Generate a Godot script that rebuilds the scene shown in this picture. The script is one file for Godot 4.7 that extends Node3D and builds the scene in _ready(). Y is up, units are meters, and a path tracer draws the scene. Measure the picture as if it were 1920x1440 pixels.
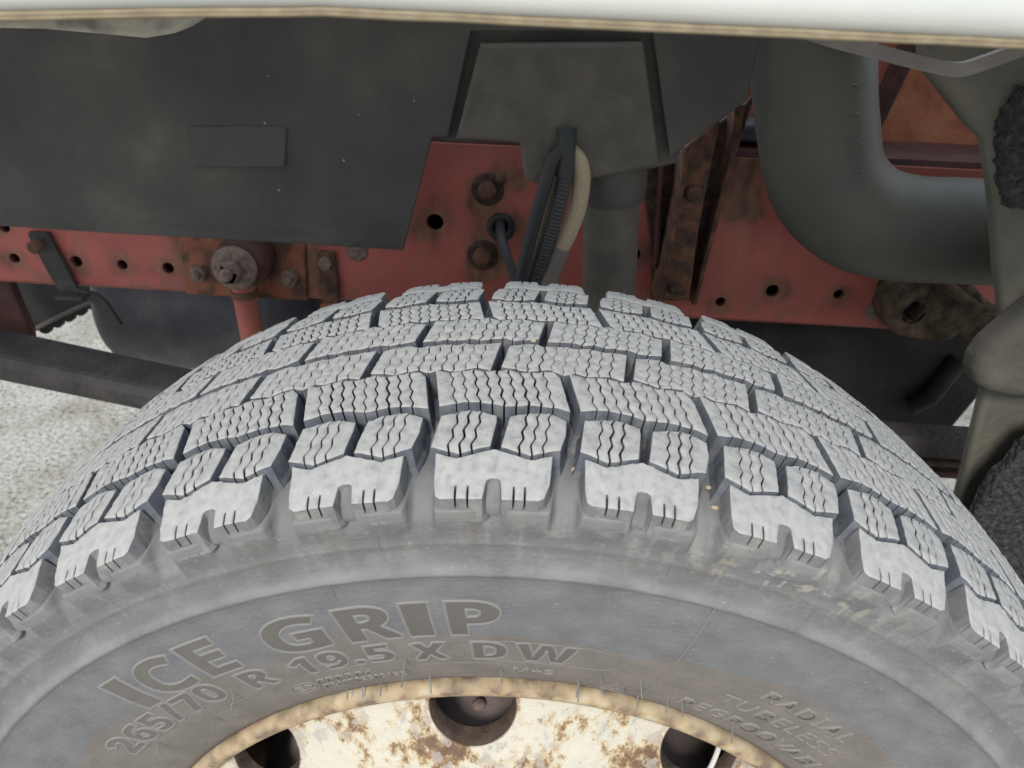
extends Node3D
# A truck wheel seen from just in front of and above the tyre, under the edge of the truck's body.
# Units are metres; the ground is y = 0, the wheel's axle runs along z and z grows towards the viewer.

const HUB := Vector3(0, 0.415, 0)
const PITCH := 360.0 / 38.0
const TURN := -1.78            # degrees the wheel is turned about its axle
const MM := 7.33038            # millimetres of tread per degree (420 mm radius)
var M := {}
var rng := RandomNumberGenerator.new()
var lump := FastNoiseLite.new()
var taken := {}

func _ready():
	rng.seed = 11
	lump.seed = 5; lump.frequency = 0.13; lump.fractal_octaves = 2
	var cam := Camera3D.new(); cam.name = "camera"
	var lens := CameraAttributesPhysical.new()
	lens.frustum_focal_length = 22.856
	lens.frustum_focus_distance = 0.42
	lens.frustum_near = 0.02; lens.frustum_far = 200.0
	lens.exposure_aperture = 22.856 / 1.7
	cam.attributes = lens
	cam.keep_aspect = Camera3D.KEEP_HEIGHT
	cam.fov = 55.406; cam.near = 0.02; cam.far = 200.0
	cam.transform = Transform3D(Basis(Vector3(0.998484, 0.04219, -0.035339), Vector3(-0.054063, 0.872018, -0.486479), Vector3(0.010292, 0.487652, 0.872977)), Vector3(-0.00579, 1.02832, 0.38951))
	add_child(cam)
	var env := Environment.new()
	var sm := ProceduralSkyMaterial.new()
	sm.sky_top_color = Color(0.74, 0.78, 0.83); sm.sky_horizon_color = Color(0.92, 0.935, 0.945); sm.sky_curve = 0.3
	sm.ground_horizon_color = Color(0.80, 0.80, 0.79); sm.ground_bottom_color = Color(0.55, 0.55, 0.54); sm.sky_energy_multiplier = 1.0
	var sky := Sky.new(); sky.sky_material = sm
	env.background_mode = Environment.BG_SKY; env.sky = sky
	env.tonemap_mode = Environment.TONE_MAPPER_LINEAR; env.tonemap_exposure = 1.93
	env.sdfgi_enabled = true; env.ssao_enabled = true; env.ssil_enabled = true
	var we := WorldEnvironment.new(); we.environment = env; add_child(we)
	var sun := DirectionalLight3D.new(); sun.name = "sun"
	sun.light_energy = 0.5; sun.light_color = Color(1.0, 0.985, 0.955); sun.light_angular_distance = 15.0; sun.shadow_enabled = true
	add_child(sun)
	sun.look_at_from_position(Vector3(-0.7, 1.66, 2.3), Vector3.ZERO)

	make_materials()
	build_ground()
	build_body()
	build_chassis()
	build_liner_and_lines()
	build_duct_and_guard()
	build_wheel()

# ------------------------------------------------------------------ small helpers
func P(a: Array) -> PackedVector2Array:
	var r := PackedVector2Array()
	for i in range(0, a.size(), 2): r.append(Vector2(a[i], a[i + 1]))
	return r

func P3(a: Array) -> PackedVector3Array:
	var r := PackedVector3Array()
	for i in range(0, a.size(), 3): r.append(Vector3(a[i], a[i + 1], a[i + 2]))
	return r

func numbered(n: String) -> String:
	var k: int = taken.get(n, 0)
	taken[n] = k + 1
	return n if k == 0 else "%s_%03d" % [n, k]

func obj(called: String, mesh: Mesh, mt, parent: Node = self, at := Vector3.ZERO, label := "") -> MeshInstance3D:
	var o := MeshInstance3D.new()
	var key = called if parent == self else "%d/%s" % [parent.get_instance_id(), called]
	var k: int = taken.get(key, 0); taken[key] = k + 1
	o.name = called if k == 0 else "%s_%03d" % [called, k]
	o.mesh = mesh; o.position = at
	if mt is Array:
		for i in mt.size(): o.set_surface_override_material(i, mt[i])
	else:
		for i in mesh.get_surface_count(): o.set_surface_override_material(i, mt)
	if label: o.set_meta("label", label)
	parent.add_child(o, true)
	return o

func tag(o: Node, label: String, category: String, group := "") -> Node:
	o.set_meta("label", label); o.set_meta("category", category)
	if group: o.set_meta("group", group)
	return o

func thing(called: String, label: String, category: String, at := Vector3.ZERO, group := "") -> Node3D:
	var o := Node3D.new(); o.name = numbered(called); o.position = at
	add_child(o, true); tag(o, label, category, group)
	return o

func stool() -> SurfaceTool:
	var st := SurfaceTool.new(); st.begin(Mesh.PRIMITIVE_TRIANGLES); return st

func done(st: SurfaceTool, into: ArrayMesh = null) -> ArrayMesh:
	st.generate_normals(); st.index()
	return st.commit(into)

func tri(st: SurfaceTool, a: Vector3, b: Vector3, c: Vector3):        # counter-clockwise seen from outside
	st.add_vertex(a); st.add_vertex(c); st.add_vertex(b)

func quad(st: SurfaceTool, a: Vector3, b: Vector3, c: Vector3, d: Vector3):
	tri(st, a, b, c); tri(st, a, c, d)

func ccw(p: PackedVector2Array) -> PackedVector2Array:
	var q := p.duplicate()
	if Geometry2D.is_polygon_clockwise(q): q.reverse()
	return q

func dense(p: PackedVector2Array, step: float) -> PackedVector2Array:
	var r := PackedVector2Array()
	for i in p.size():
		var a := p[i]; var b := p[(i + 1) % p.size()]
		var n := maxi(1, ceili(a.distance_to(b) / step))
		for k in n: r.append(a.lerp(b, float(k) / n))
	return r

func circle(c: Vector2, r: float, n := 20, ry := 0.0) -> PackedVector2Array:
	var q := PackedVector2Array()
	for i in n: q.append(c + Vector2(cos(TAU * i / n) * r, sin(TAU * i / n) * (ry if ry > 0 else r)))
	return q

func inset(p: PackedVector2Array, d: float, weights := PackedFloat32Array()) -> PackedVector2Array:   # p runs counter-clockwise
	var r := PackedVector2Array(); var n := p.size()
	for i in n:
		var e1 := (p[i] - p[(i + n - 1) % n]).normalized(); var e2 := (p[(i + 1) % n] - p[i]).normalized()
		var o := Vector2(e1.y, -e1.x) + Vector2(e2.y, -e2.x)
		if o.length() < 0.05: o = Vector2(e1.y, -e1.x) * 2.0
		o = o / maxf(o.length_squared() * 0.5, 0.9)
		r.append(p[i] - o * d * (weights[i] if weights.size() else 1.0))
	return r

func fill(outer: PackedVector2Array, holes: Array, spacing: float) -> Array:          # [points, indices], every triangle counter-clockwise
	var pts := outer.duplicate()
	for h in holes: pts.append_array(h)
	var edge := pts.duplicate()
	if spacing > 0:
		var box := Rect2(outer[0], Vector2.ZERO)
		for q in outer: box = box.expand(q)
		var near2 := pow(spacing * 0.55, 2); var row := 0
		var y := box.position.y + spacing * 0.5
		while y < box.end.y:
			var x := box.position.x + spacing * (0.3 if row % 2 else 0.8)
			while x < box.end.x:
				var q := Vector2(x, y) + Vector2(rng.randf() - 0.5, rng.randf() - 0.5) * spacing * 0.25
				var ok := true
				for e in edge:
					if e.distance_squared_to(q) < near2: ok = false; break
				if ok and Geometry2D.is_point_in_polygon(q, outer):
					for h in holes:
						if Geometry2D.is_point_in_polygon(q, h): ok = false; break
					if ok: pts.append(q)
				x += spacing
			y += spacing * 0.866; row += 1
	var raw := Geometry2D.triangulate_delaunay(pts)
	var idx := PackedInt32Array()
	for i in range(0, raw.size(), 3):
		var a := pts[raw[i]]; var b := pts[raw[i + 1]]; var c := pts[raw[i + 2]]
		var area := (b - a).cross(c - a)
		if absf(area) < 1e-9: continue
		var m := (a + b + c) / 3.0
		if not Geometry2D.is_point_in_polygon(m, outer): continue
		var inside := false
		for h in holes:
			if Geometry2D.is_point_in_polygon(m, h): inside = true; break
		if inside: continue
		if area > 0: idx.append_array([raw[i], raw[i + 1], raw[i + 2]])
		else: idx.append_array([raw[i], raw[i + 2], raw[i + 1]])
	return [pts, idx]

# A plate in the x-y plane, its front at z = 0 and its back at -thick, with a rounded front edge; uv is (x, y) mapped by box.
func plate(outline: PackedVector2Array, holes: Array, thick: float, bevel: float, step := 0.02, spacing := 0.0, box := Rect2(0, 0, 1, 1), warp = null) -> ArrayMesh:
	var st := stool()
	var out := dense(ccw(outline), step)
	var hs := []
	for h in holes: hs.append(ccw(h))
	var front := inset(out, bevel)
	var fh := []
	for h in hs: fh.append(inset(h, -minf(bevel, 0.002)))
	var f := fill(front, fh, spacing)
	var at := func(q: Vector2, z: float):
		st.set_uv(Vector2((q.x - box.position.x) / box.size.x, 1.0 - (q.y - box.position.y) / box.size.y))
		var v := Vector3(q.x, q.y, z)
		if warp != null: v = warp.call(v)
		st.add_vertex(v)
	st.set_smooth_group(1)
	for i in range(0, f[1].size(), 3):
		for k in [0, 2, 1]: at.call(f[0][f[1][i + k]], 0.0)
	var band := func(u: PackedVector2Array, zu: float, l: PackedVector2Array, zl: float, turn: bool):
		for i in u.size():
			var j := (i + 1) % u.size()
			var a := j if turn else i
			var b := i if turn else j
			at.call(u[a], zu); at.call(u[b], zu); at.call(l[b], zl)
			at.call(u[a], zu); at.call(l[b], zl); at.call(l[a], zl)
	st.set_smooth_group(0)
	var prev := front; var pz := 0.0; var turns := 2 if bevel < 0.003 else 5
	for i in range(1, turns + 1):
		var q := PI * 0.5 * i / turns
		var ring := out if i == turns else inset(out, bevel * (1.0 - sin(q))); var rz := -bevel * (1.0 - cos(q))
		band.call(prev, pz, ring, rz, true)
		prev = ring; pz = rz
	for k in hs.size(): band.call(fh[k], 0.0, hs[k], -minf(bevel, 0.002), false)
	st.set_smooth_group(-1)
	band.call(out, -bevel, out, -thick, true)
	for k in hs.size(): band.call(hs[k], -minf(bevel, 0.002), hs[k], -thick, false)
	var g := fill(out, hs, 0.0)
	for i in range(0, g[1].size(), 3):
		for k in 3: at.call(g[0][g[1][i + k]], -thick)
	return done(st)

func slab(size: Vector3, bevel := 0.002) -> ArrayMesh:               # a box with softened front edges, centred
	var h := size * 0.5
	var m := plate(P([-h.x, -h.y, h.x, -h.y, h.x, h.y, -h.x, h.y]), [], size.z, bevel, 10.0, 0.0, Rect2(0, 0, 1, 1), func(v): return v + Vector3(0, 0, h.z))
	return m

func smooth_path(p: PackedVector3Array, n: int) -> PackedVector3Array:   # Catmull-Rom through the points
	var r := PackedVector3Array(); var c := p.size()
	for i in c - 1:
		for k in n:
			r.append(p[i].cubic_interpolate(p[i + 1], p[maxi(i - 1, 0)], p[mini(i + 2, c - 1)], float(k) / n))
	r.append(p[c - 1])
	return r

# Sweeps a ring (side, up) along a path; scale_of(t) widens it.
func sweep(path: PackedVector3Array, ring: PackedVector2Array, up0: Vector3, smooth := true, scale_of = null) -> ArrayMesh:
	var st := stool(); var rows := []; var up := up0; var lens := PackedFloat32Array([0.0])
	for i in path.size():
		var t := (path[mini(i + 1, path.size() - 1)] - path[maxi(i - 1, 0)]).normalized()
		var side := t.cross(up).normalized(); up = side.cross(t).normalized()
		var s: float = scale_of.call(float(i) / (path.size() - 1)) if scale_of != null else 1.0
		var row := PackedVector3Array()
		for q in ring: row.append(path[i] + (side * q.x + up * q.y) * s)
		rows.append(row)
		if i: lens.append(lens[i - 1] + path[i].distance_to(path[i - 1]))
	st.set_smooth_group(0 if smooth else -1)
	var n := ring.size()
	for i in path.size() - 1:
		for j in n:
			var k := (j + 1) % n
			quad(st, rows[i][j], rows[i][k], rows[i + 1][k], rows[i + 1][j])
	st.set_smooth_group(-1)
	for j in range(1, n - 1):
		tri(st, rows[0][0], rows[0][j + 1], rows[0][j])
		tri(st, rows[-1][0], rows[-1][j], rows[-1][j + 1])
	return done(st)

func tube(path: PackedVector3Array, r: float, seg := 12, scale_of = null) -> ArrayMesh:
	var up := Vector3.UP
	var t := (path[1] - path[0]).normalized()
	if absf(t.y) > 0.8: up = Vector3.BACK
	return sweep(path, circle(Vector2.ZERO, r, seg), up, true, scale_of)

# Turns (radius, z) pairs about the z axis, outside on the left of the running direction.
func lathe(p: PackedVector2Array, seg: int, sharp := false) -> ArrayMesh:
	var st := stool(); st.set_smooth_group(-1 if sharp else 0)
	for i in seg:
		var a := TAU * i / seg; var b := TAU * (i + 1) / seg
		for k in p.size() - 1:
			var va := Vector3(sin(a) * p[k].x, cos(a) * p[k].x, p[k].y); var vb := Vector3(sin(b) * p[k].x, cos(b) * p[k].x, p[k].y)
			var wa := Vector3(sin(a) * p[k + 1].x, cos(a) * p[k + 1].x, p[k + 1].y); var wb := Vector3(sin(b) * p[k + 1].x, cos(b) * p[k + 1].x, p[k + 1].y)
			if p[k].x > 1e-6: tri(st, va, vb, wb)
			if p[k + 1].x > 1e-6: tri(st, va, wb, wa)
	return done(st)

func bolt_mesh(r: float, h: float) -> ArrayMesh:                   # a domed bolt end facing +z
	return lathe(P([0.0, h, r * 0.55, h * 0.97, r * 0.85, h * 0.85, r, h * 0.6, r, -0.002]), 18)

func nut_mesh(r: float, h: float) -> ArrayMesh:
	var q := PackedVector2Array()
	for i in 6: q.append(Vector2(cos(TAU * i / 6), sin(TAU * i / 6)) * r)
	return plate(q, [], h, r * 0.12, 1.0)

# ------------------------------------------------------------------ materials
func lin(c: Array) -> Color:
	return Color(c[0], c[1], c[2]).linear_to_srgb()

func noise_tex(seed_: int, freq: float, stops: Array, size := 512, octaves := 4, kind := FastNoiseLite.TYPE_SIMPLEX_SMOOTH) -> NoiseTexture2D:
	var n := FastNoiseLite.new(); n.seed = seed_; n.frequency = freq; n.noise_type = kind; n.fractal_octaves = octaves
	if kind == FastNoiseLite.TYPE_CELLULAR: n.cellular_return_type = FastNoiseLite.RETURN_DISTANCE
	var t := NoiseTexture2D.new(); t.width = size; t.height = size; t.seamless = true; t.noise = n
	var g := Gradient.new(); var o := PackedFloat32Array(); var c := PackedColorArray()
	for s in stops: o.append(s[0]); c.append(lin(s[1]))
	g.offsets = o; g.colors = c
	t.color_ramp = g
	return t

func normal_tex(seed_: int, freq: float, strength: float, size := 512, octaves := 4) -> NoiseTexture2D:
	var n := FastNoiseLite.new(); n.seed = seed_; n.frequency = freq; n.fractal_octaves = octaves
	var t := NoiseTexture2D.new(); t.width = size; t.height = size; t.seamless = true; t.noise = n
	t.as_normal_map = true; t.bump_strength = strength
	return t

func mat(tex, tile: float, rough: float, nrm = null, depth := 0.5, world := true) -> StandardMaterial3D:
	var m := StandardMaterial3D.new(); m.roughness = rough; m.metallic_specular = 0.4
	if tex is Array: m.albedo_color = lin(tex)
	else: m.albedo_texture = tex
	if nrm: m.normal_enabled = true; m.normal_texture = nrm; m.normal_scale = depth
	if tile > 0:
		m.uv1_triplanar = true; m.uv1_world_triplanar = world; m.uv1_scale = Vector3.ONE / tile
	return m

func make_materials():
	var grain := normal_tex(3, 0.03, 5.0, 512, 4)
	var fine := normal_tex(4, 0.06, 4.0, 512, 3)
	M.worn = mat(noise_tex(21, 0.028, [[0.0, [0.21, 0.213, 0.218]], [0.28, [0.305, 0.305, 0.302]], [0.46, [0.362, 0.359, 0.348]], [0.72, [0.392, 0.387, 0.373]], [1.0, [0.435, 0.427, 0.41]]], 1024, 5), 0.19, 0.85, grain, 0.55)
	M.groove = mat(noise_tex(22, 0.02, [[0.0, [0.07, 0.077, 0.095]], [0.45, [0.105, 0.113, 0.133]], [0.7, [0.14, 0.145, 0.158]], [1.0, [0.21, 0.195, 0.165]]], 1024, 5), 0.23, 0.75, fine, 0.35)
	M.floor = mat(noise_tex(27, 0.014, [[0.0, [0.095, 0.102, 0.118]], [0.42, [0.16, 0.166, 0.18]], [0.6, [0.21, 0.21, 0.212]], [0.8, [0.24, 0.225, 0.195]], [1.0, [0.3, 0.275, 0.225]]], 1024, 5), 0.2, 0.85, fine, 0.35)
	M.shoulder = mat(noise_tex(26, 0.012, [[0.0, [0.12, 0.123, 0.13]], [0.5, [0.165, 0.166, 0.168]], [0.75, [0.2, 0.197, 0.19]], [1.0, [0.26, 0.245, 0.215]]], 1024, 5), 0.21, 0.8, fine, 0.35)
	M.ink = mat([0.115, 0.106, 0.1], 0.0, 0.8)
	M.rib = mat([0.155, 0.143, 0.134], 0.0, 0.75)
	M.steel_rust = mat(noise_tex(31, 0.016, [[0.0, [0.09, 0.07, 0.06]], [0.3, [0.19, 0.14, 0.10]], [0.42, [0.31, 0.225, 0.135]], [0.56, [0.37, 0.285, 0.175]], [0.72, [0.43, 0.35, 0.235]], [1.0, [0.56, 0.5, 0.39]]], 1024, 7), 0.33, 0.75, fine, 0.2)
	M.barrel = mat(noise_tex(32, 0.01, [[0.0, [0.09, 0.072, 0.069]], [0.6, [0.165, 0.13, 0.124]], [1.0, [0.23, 0.185, 0.165]]]), 0.2, 0.6, fine, 0.3)
	M.plastic = mat(noise_tex(33, 0.006, [[0.0, [0.048, 0.049, 0.048]], [0.45, [0.068, 0.067, 0.063]], [0.62, [0.08, 0.076, 0.07]], [0.8, [0.095, 0.088, 0.078]], [1.0, [0.14, 0.125, 0.105]]], 512, 6), 0.45, 0.65, fine, 0.15)
	M.pad = mat([0.077, 0.074, 0.069], 0.0, 0.75, fine, 0.15)
	M.plastic_dusty = mat(noise_tex(34, 0.02, [[0.0, [0.085, 0.078, 0.07]], [0.5, [0.11, 0.099, 0.087]], [1.0, [0.145, 0.128, 0.11]]], 512, 6), 0.4, 0.75, fine, 0.3)
	M.duct = mat(noise_tex(35, 0.006, [[0.0, [0.062, 0.066, 0.057]], [0.5, [0.078, 0.082, 0.07]], [0.75, [0.09, 0.09, 0.075]], [1.0, [0.125, 0.118, 0.095]]], 512, 5), 0.5, 0.5, fine, 0.12)
	M.guard = mat(noise_tex(36, 0.008, [[0.0, [0.085, 0.085, 0.07]], [0.5, [0.115, 0.11, 0.09]], [1.0, [0.17, 0.15, 0.12]]], 512, 6), 0.35, 0.75, fine, 0.3)
	M.guard_light = mat(noise_tex(37, 0.008, [[0.0, [0.06, 0.055, 0.046]], [0.5, [0.08, 0.072, 0.061]], [1.0, [0.115, 0.102, 0.085]]], 512, 6), 0.35, 0.75, fine, 0.3)
	M.red = mat(noise_tex(38, 0.006, [[0.0, [0.26, 0.072, 0.06]], [0.5, [0.34, 0.095, 0.08]], [0.8, [0.34, 0.125, 0.095]], [1.0, [0.34, 0.165, 0.12]]], 512, 5), 0.5, 0.5, fine, 0.15)
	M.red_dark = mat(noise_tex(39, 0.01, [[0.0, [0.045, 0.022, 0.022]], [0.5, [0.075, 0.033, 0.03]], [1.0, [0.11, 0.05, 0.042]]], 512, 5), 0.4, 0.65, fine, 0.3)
	M.orange = mat(noise_tex(40, 0.01, [[0.0, [0.26, 0.085, 0.05]], [0.5, [0.42, 0.155, 0.085]], [1.0, [0.48, 0.23, 0.125]]], 512, 5), 0.3, 0.6, fine, 0.2)
	M.rust = mat(noise_tex(41, 0.02, [[0.0, [0.05, 0.033, 0.026]], [0.42, [0.09, 0.054, 0.038]], [0.6, [0.145, 0.072, 0.044]], [1.0, [0.21, 0.11, 0.065]]], 512, 6), 0.22, 0.85, grain, 0.8)
	M.rust_orange = mat(noise_tex(57, 0.014, [[0.0, [0.08, 0.05, 0.038]], [0.34, [0.13, 0.072, 0.048]], [0.5, [0.25, 0.095, 0.06]], [1.0, [0.31, 0.13, 0.08]]], 512, 6), 0.26, 0.85, grain, 0.6)
	M.rust_dark = mat(noise_tex(42, 0.02, [[0.0, [0.025, 0.018, 0.015]], [0.5, [0.06, 0.04, 0.03]], [1.0, [0.12, 0.075, 0.05]]], 512, 6), 0.16, 0.85, grain, 0.8)
	M.casting = mat(noise_tex(43, 0.02, [[0.0, [0.04, 0.03, 0.022]], [0.5, [0.10, 0.075, 0.052]], [1.0, [0.2, 0.15, 0.09]]], 512, 6), 0.2, 0.9, grain, 0.9)
	M.bolt = mat(noise_tex(44, 0.03, [[0.0, [0.09, 0.065, 0.055]], [0.5, [0.19, 0.14, 0.115]], [1.0, [0.28, 0.22, 0.18]]], 256, 4), 0.06, 0.7, grain, 0.6)
	M.tank = mat(noise_tex(45, 0.008, [[0.0, [0.04, 0.043, 0.05]], [0.5, [0.065, 0.068, 0.078]], [1.0, [0.13, 0.125, 0.125]]], 512, 5), 0.3, 0.5, fine, 0.2)
	M.beam = mat(noise_tex(46, 0.012, [[0.0, [0.035, 0.031, 0.033]], [0.5, [0.053, 0.048, 0.05]], [1.0, [0.085, 0.072, 0.067]]], 512, 5), 0.3, 0.7, fine, 0.4)
	M.dark = mat(noise_tex(47, 0.01, [[0.0, [0.010, 0.012, 0.012]], [0.5, [0.017, 0.019, 0.019]], [1.0, [0.032, 0.031, 0.028]]], 512, 5), 0.4, 0.7, fine, 0.3)
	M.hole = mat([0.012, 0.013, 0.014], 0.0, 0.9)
	M.flap = mat(noise_tex(48, 0.05, [[0.0, [0.01, 0.012, 0.012]], [0.5, [0.03, 0.033, 0.032]], [0.8, [0.06, 0.062, 0.055]], [1.0, [0.17, 0.15, 0.11]]], 512, 5), 0.2, 0.8, normal_tex(9, 0.05, 14.0), 1.0)
	M.white = mat(noise_tex(49, 0.004, [[0.0, [0.44, 0.45, 0.425]], [0.5, [0.49, 0.495, 0.465]], [1.0, [0.53, 0.53, 0.5]]], 512, 5), 0.3, 0.35, fine, 0.05)
	M.trim = mat(noise_tex(50, 0.02, [[0.0, [0.18, 0.14, 0.09]], [0.5, [0.25, 0.205, 0.135]], [1.0, [0.31, 0.265, 0.19]]], 512, 4), 0.12, 0.7, grain, 0.3)
	M.strip = mat(noise_tex(58, 0.01, [[0.0, [0.16, 0.145, 0.14]], [0.5, [0.22, 0.2, 0.19]], [1.0, [0.28, 0.26, 0.24]]], 256, 4), 0.2, 0.7, fine, 0.3)
	M.beige = mat(noise_tex(51, 0.01, [[0.0, [0.2, 0.175, 0.155]], [0.35, [0.38, 0.35, 0.3]], [0.5, [0.5, 0.465, 0.4]], [1.0, [0.55, 0.515, 0.44]]], 512, 5), 0.15, 0.7, fine, 0.3)
	M.hose_tan = mat(noise_tex(52, 0.06, [[0.0, [0.26, 0.21, 0.14]], [0.5, [0.38, 0.32, 0.22]], [1.0, [0.48, 0.42, 0.31]]], 256, 3), 0.03, 0.9, grain, 0.8)
	M.hose_grey = mat([0.17, 0.15, 0.14], 0.0, 0.8)
	M.rubber = mat([0.03, 0.033, 0.036], 0.0, 0.55)
	M.conduit = mat([0.04, 0.042, 0.044], 0.0, 0.5)
	M.fleck = mat([0.4, 0.33, 0.22], 0.0, 0.8)
	M.cable_white = mat([0.5, 0.48, 0.45], 0.0, 0.6)
	M.whisker = mat([0.2, 0.2, 0.2], 0.0, 0.7)

# ------------------------------------------------------------------ the setting
func build_ground():
	var st := stool(); st.set_normal(Vector3.UP)
	for q in [Vector3(-30, 0, -30), Vector3(30, 0, -30), Vector3(30, 0, 30), Vector3(-30, 0, -30), Vector3(30, 0, 30), Vector3(-30, 0, 30)]: st.add_vertex(q)
	var m := mat(noise_tex(61, 0.026, [[0.0, [0.12, 0.11, 0.09]], [0.18, [0.23, 0.212, 0.178]], [0.32, [0.37, 0.352, 0.312]], [0.6, [0.43, 0.412, 0.37]], [1.0, [0.52, 0.5, 0.455]]], 1024, 4), 0.5, 0.95, normal_tex(62, 0.03, 12.0, 1024, 3), 0.5)
	m.heightmap_enabled = true; m.heightmap_scale = 0.7
	m.heightmap_texture = noise_tex(63, 0.03, [[0.0, [0, 0, 0]], [0.35, [0.5, 0.5, 0.5]], [1.0, [1, 1, 1]]], 1024, 3)
	m.detail_enabled = true; m.detail_blend_mode = BaseMaterial3D.BLEND_MODE_MUL; m.detail_uv_layer = BaseMaterial3D.DETAIL_UV_2
	m.detail_albedo = noise_tex(64, 0.01, [[0.0, [0.62, 0.6, 0.56]], [0.5, [0.92, 0.91, 0.9]], [1.0, [1.0, 1.0, 1.0]]], 512, 5)
	m.uv2_triplanar = true; m.uv2_world_triplanar = true; m.uv2_scale = Vector3.ONE / 1.3
	var o := obj("ground", st.commit(), m)
	o.set_meta("kind", "structure")
	tag(o, "pale pitted concrete ground in daylight around and under the truck", "ground")

# ------------------------------------------------------------------ the body over the wheel
func build_body():
	var t := thing("body_side", "white truck body panel with a tan sealed lower edge above the tyre", "truck body", Vector3(0, 1.0, 0.15))
	# lower edge of the panel, which dips towards the front
	var xs := PackedFloat32Array(); var x := -0.9
	while x <= 2.4:
		xs.append(x); x += 0.01 if absf(x) < 0.3 else 0.05
	var low := func(q: float) -> float:
		return 0.0145 - maxf(0.0, -q - 0.07) * 0.05 - pow(maxf(0.0, -q - 0.1), 2) * 0.12 + sin(q * 9.0) * 0.0003
	var prof_w := P([-0.12, 1.2, -0.03, 0.12, -0.0095, 0.045, -0.002, 0.025, 0.0018, 0.0165, 0.0037, 0.0122, 0.0043, 0.0095, 0.0040, 0.0068, 0.0026, 0.0046, 0.0003, 0.0032, -0.003, 0.0026, -0.03, 0.0030])
	var prof_t := P([0.0012, 0.0036, 0.0018, 0.0030, 0.0018, 0.0024, 0.0014, 0.0021, 0.0017, 0.0018, 0.0013, 0.0011, -0.0004, 0.0008, -0.0045, 0.0012, -0.006, 0.0026])
	for part in [["side_panel", prof_w, M.white], ["edge_trim", prof_t, M.trim]]:
		var st := stool(); var p: PackedVector2Array = part[1]
		for i in xs.size() - 1:
			for k in p.size() - 1:
				var w := func(a: float, q: Vector2): 
					var n := lump.get_noise_2d(a * 500.0, q.y * 800.0) * (0.00025 if part[0] == "edge_trim" else 0.0)
					return Vector3(a, low.call(a) + q.y + n, q.x + n)
				quad(st, w.call(xs[i], p[k + 1]), w.call(xs[i + 1], p[k + 1]), w.call(xs[i + 1], p[k]), w.call(xs[i], p[k]))
		obj(part[0], done(st), part[2], t)
	obj("floor", slab(Vector3(3.2, 0.06, 0.13), 0.004), M.dark, t, Vector3(0.75, 0.085, -0.085))  # only a narrow shelf, cut back to let overhead light onto the tread
	# the beige inner lip at the front and the bent strip at the rear, both hanging just under the shelf
	var lip := plate(P([-0.62, 0.035, -0.19, 0.035, -0.186, 0.004, -0.191, 0.0, -0.198, -0.004, -0.209, -0.008, -0.224, -0.0108, -0.25, -0.0098, -0.28, -0.0088, -0.31, -0.0095, -0.4, -0.014, -0.62, -0.025]), [], 0.006, 0.003, 0.008)
	tag(obj("inner_lip", lip, M.beige, self, Vector3(0, 1.0, -0.05)), "beige stained curved lip under the white panel at upper left", "body lip")
	var strip := smooth_path(P3([0.14, 1.009, -0.1, 0.172, 1.0015, -0.1, 0.2, 0.9965, -0.1, 0.228, 0.9915, -0.1, 0.248, 0.9893, -0.1, 0.262, 0.9935, -0.1, 0.285, 1.0035, -0.1, 0.31, 1.012, -0.1]), 6)
	tag(obj("bent_strip", sweep(strip, P([-0.002, -0.0035, 0.004, -0.0035, 0.004, 0.0045, -0.002, 0.0045]), Vector3.UP, false), M.strip, self), "pinkish grey bent strip sagging under the white panel at upper right", "bracket strip")

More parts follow.
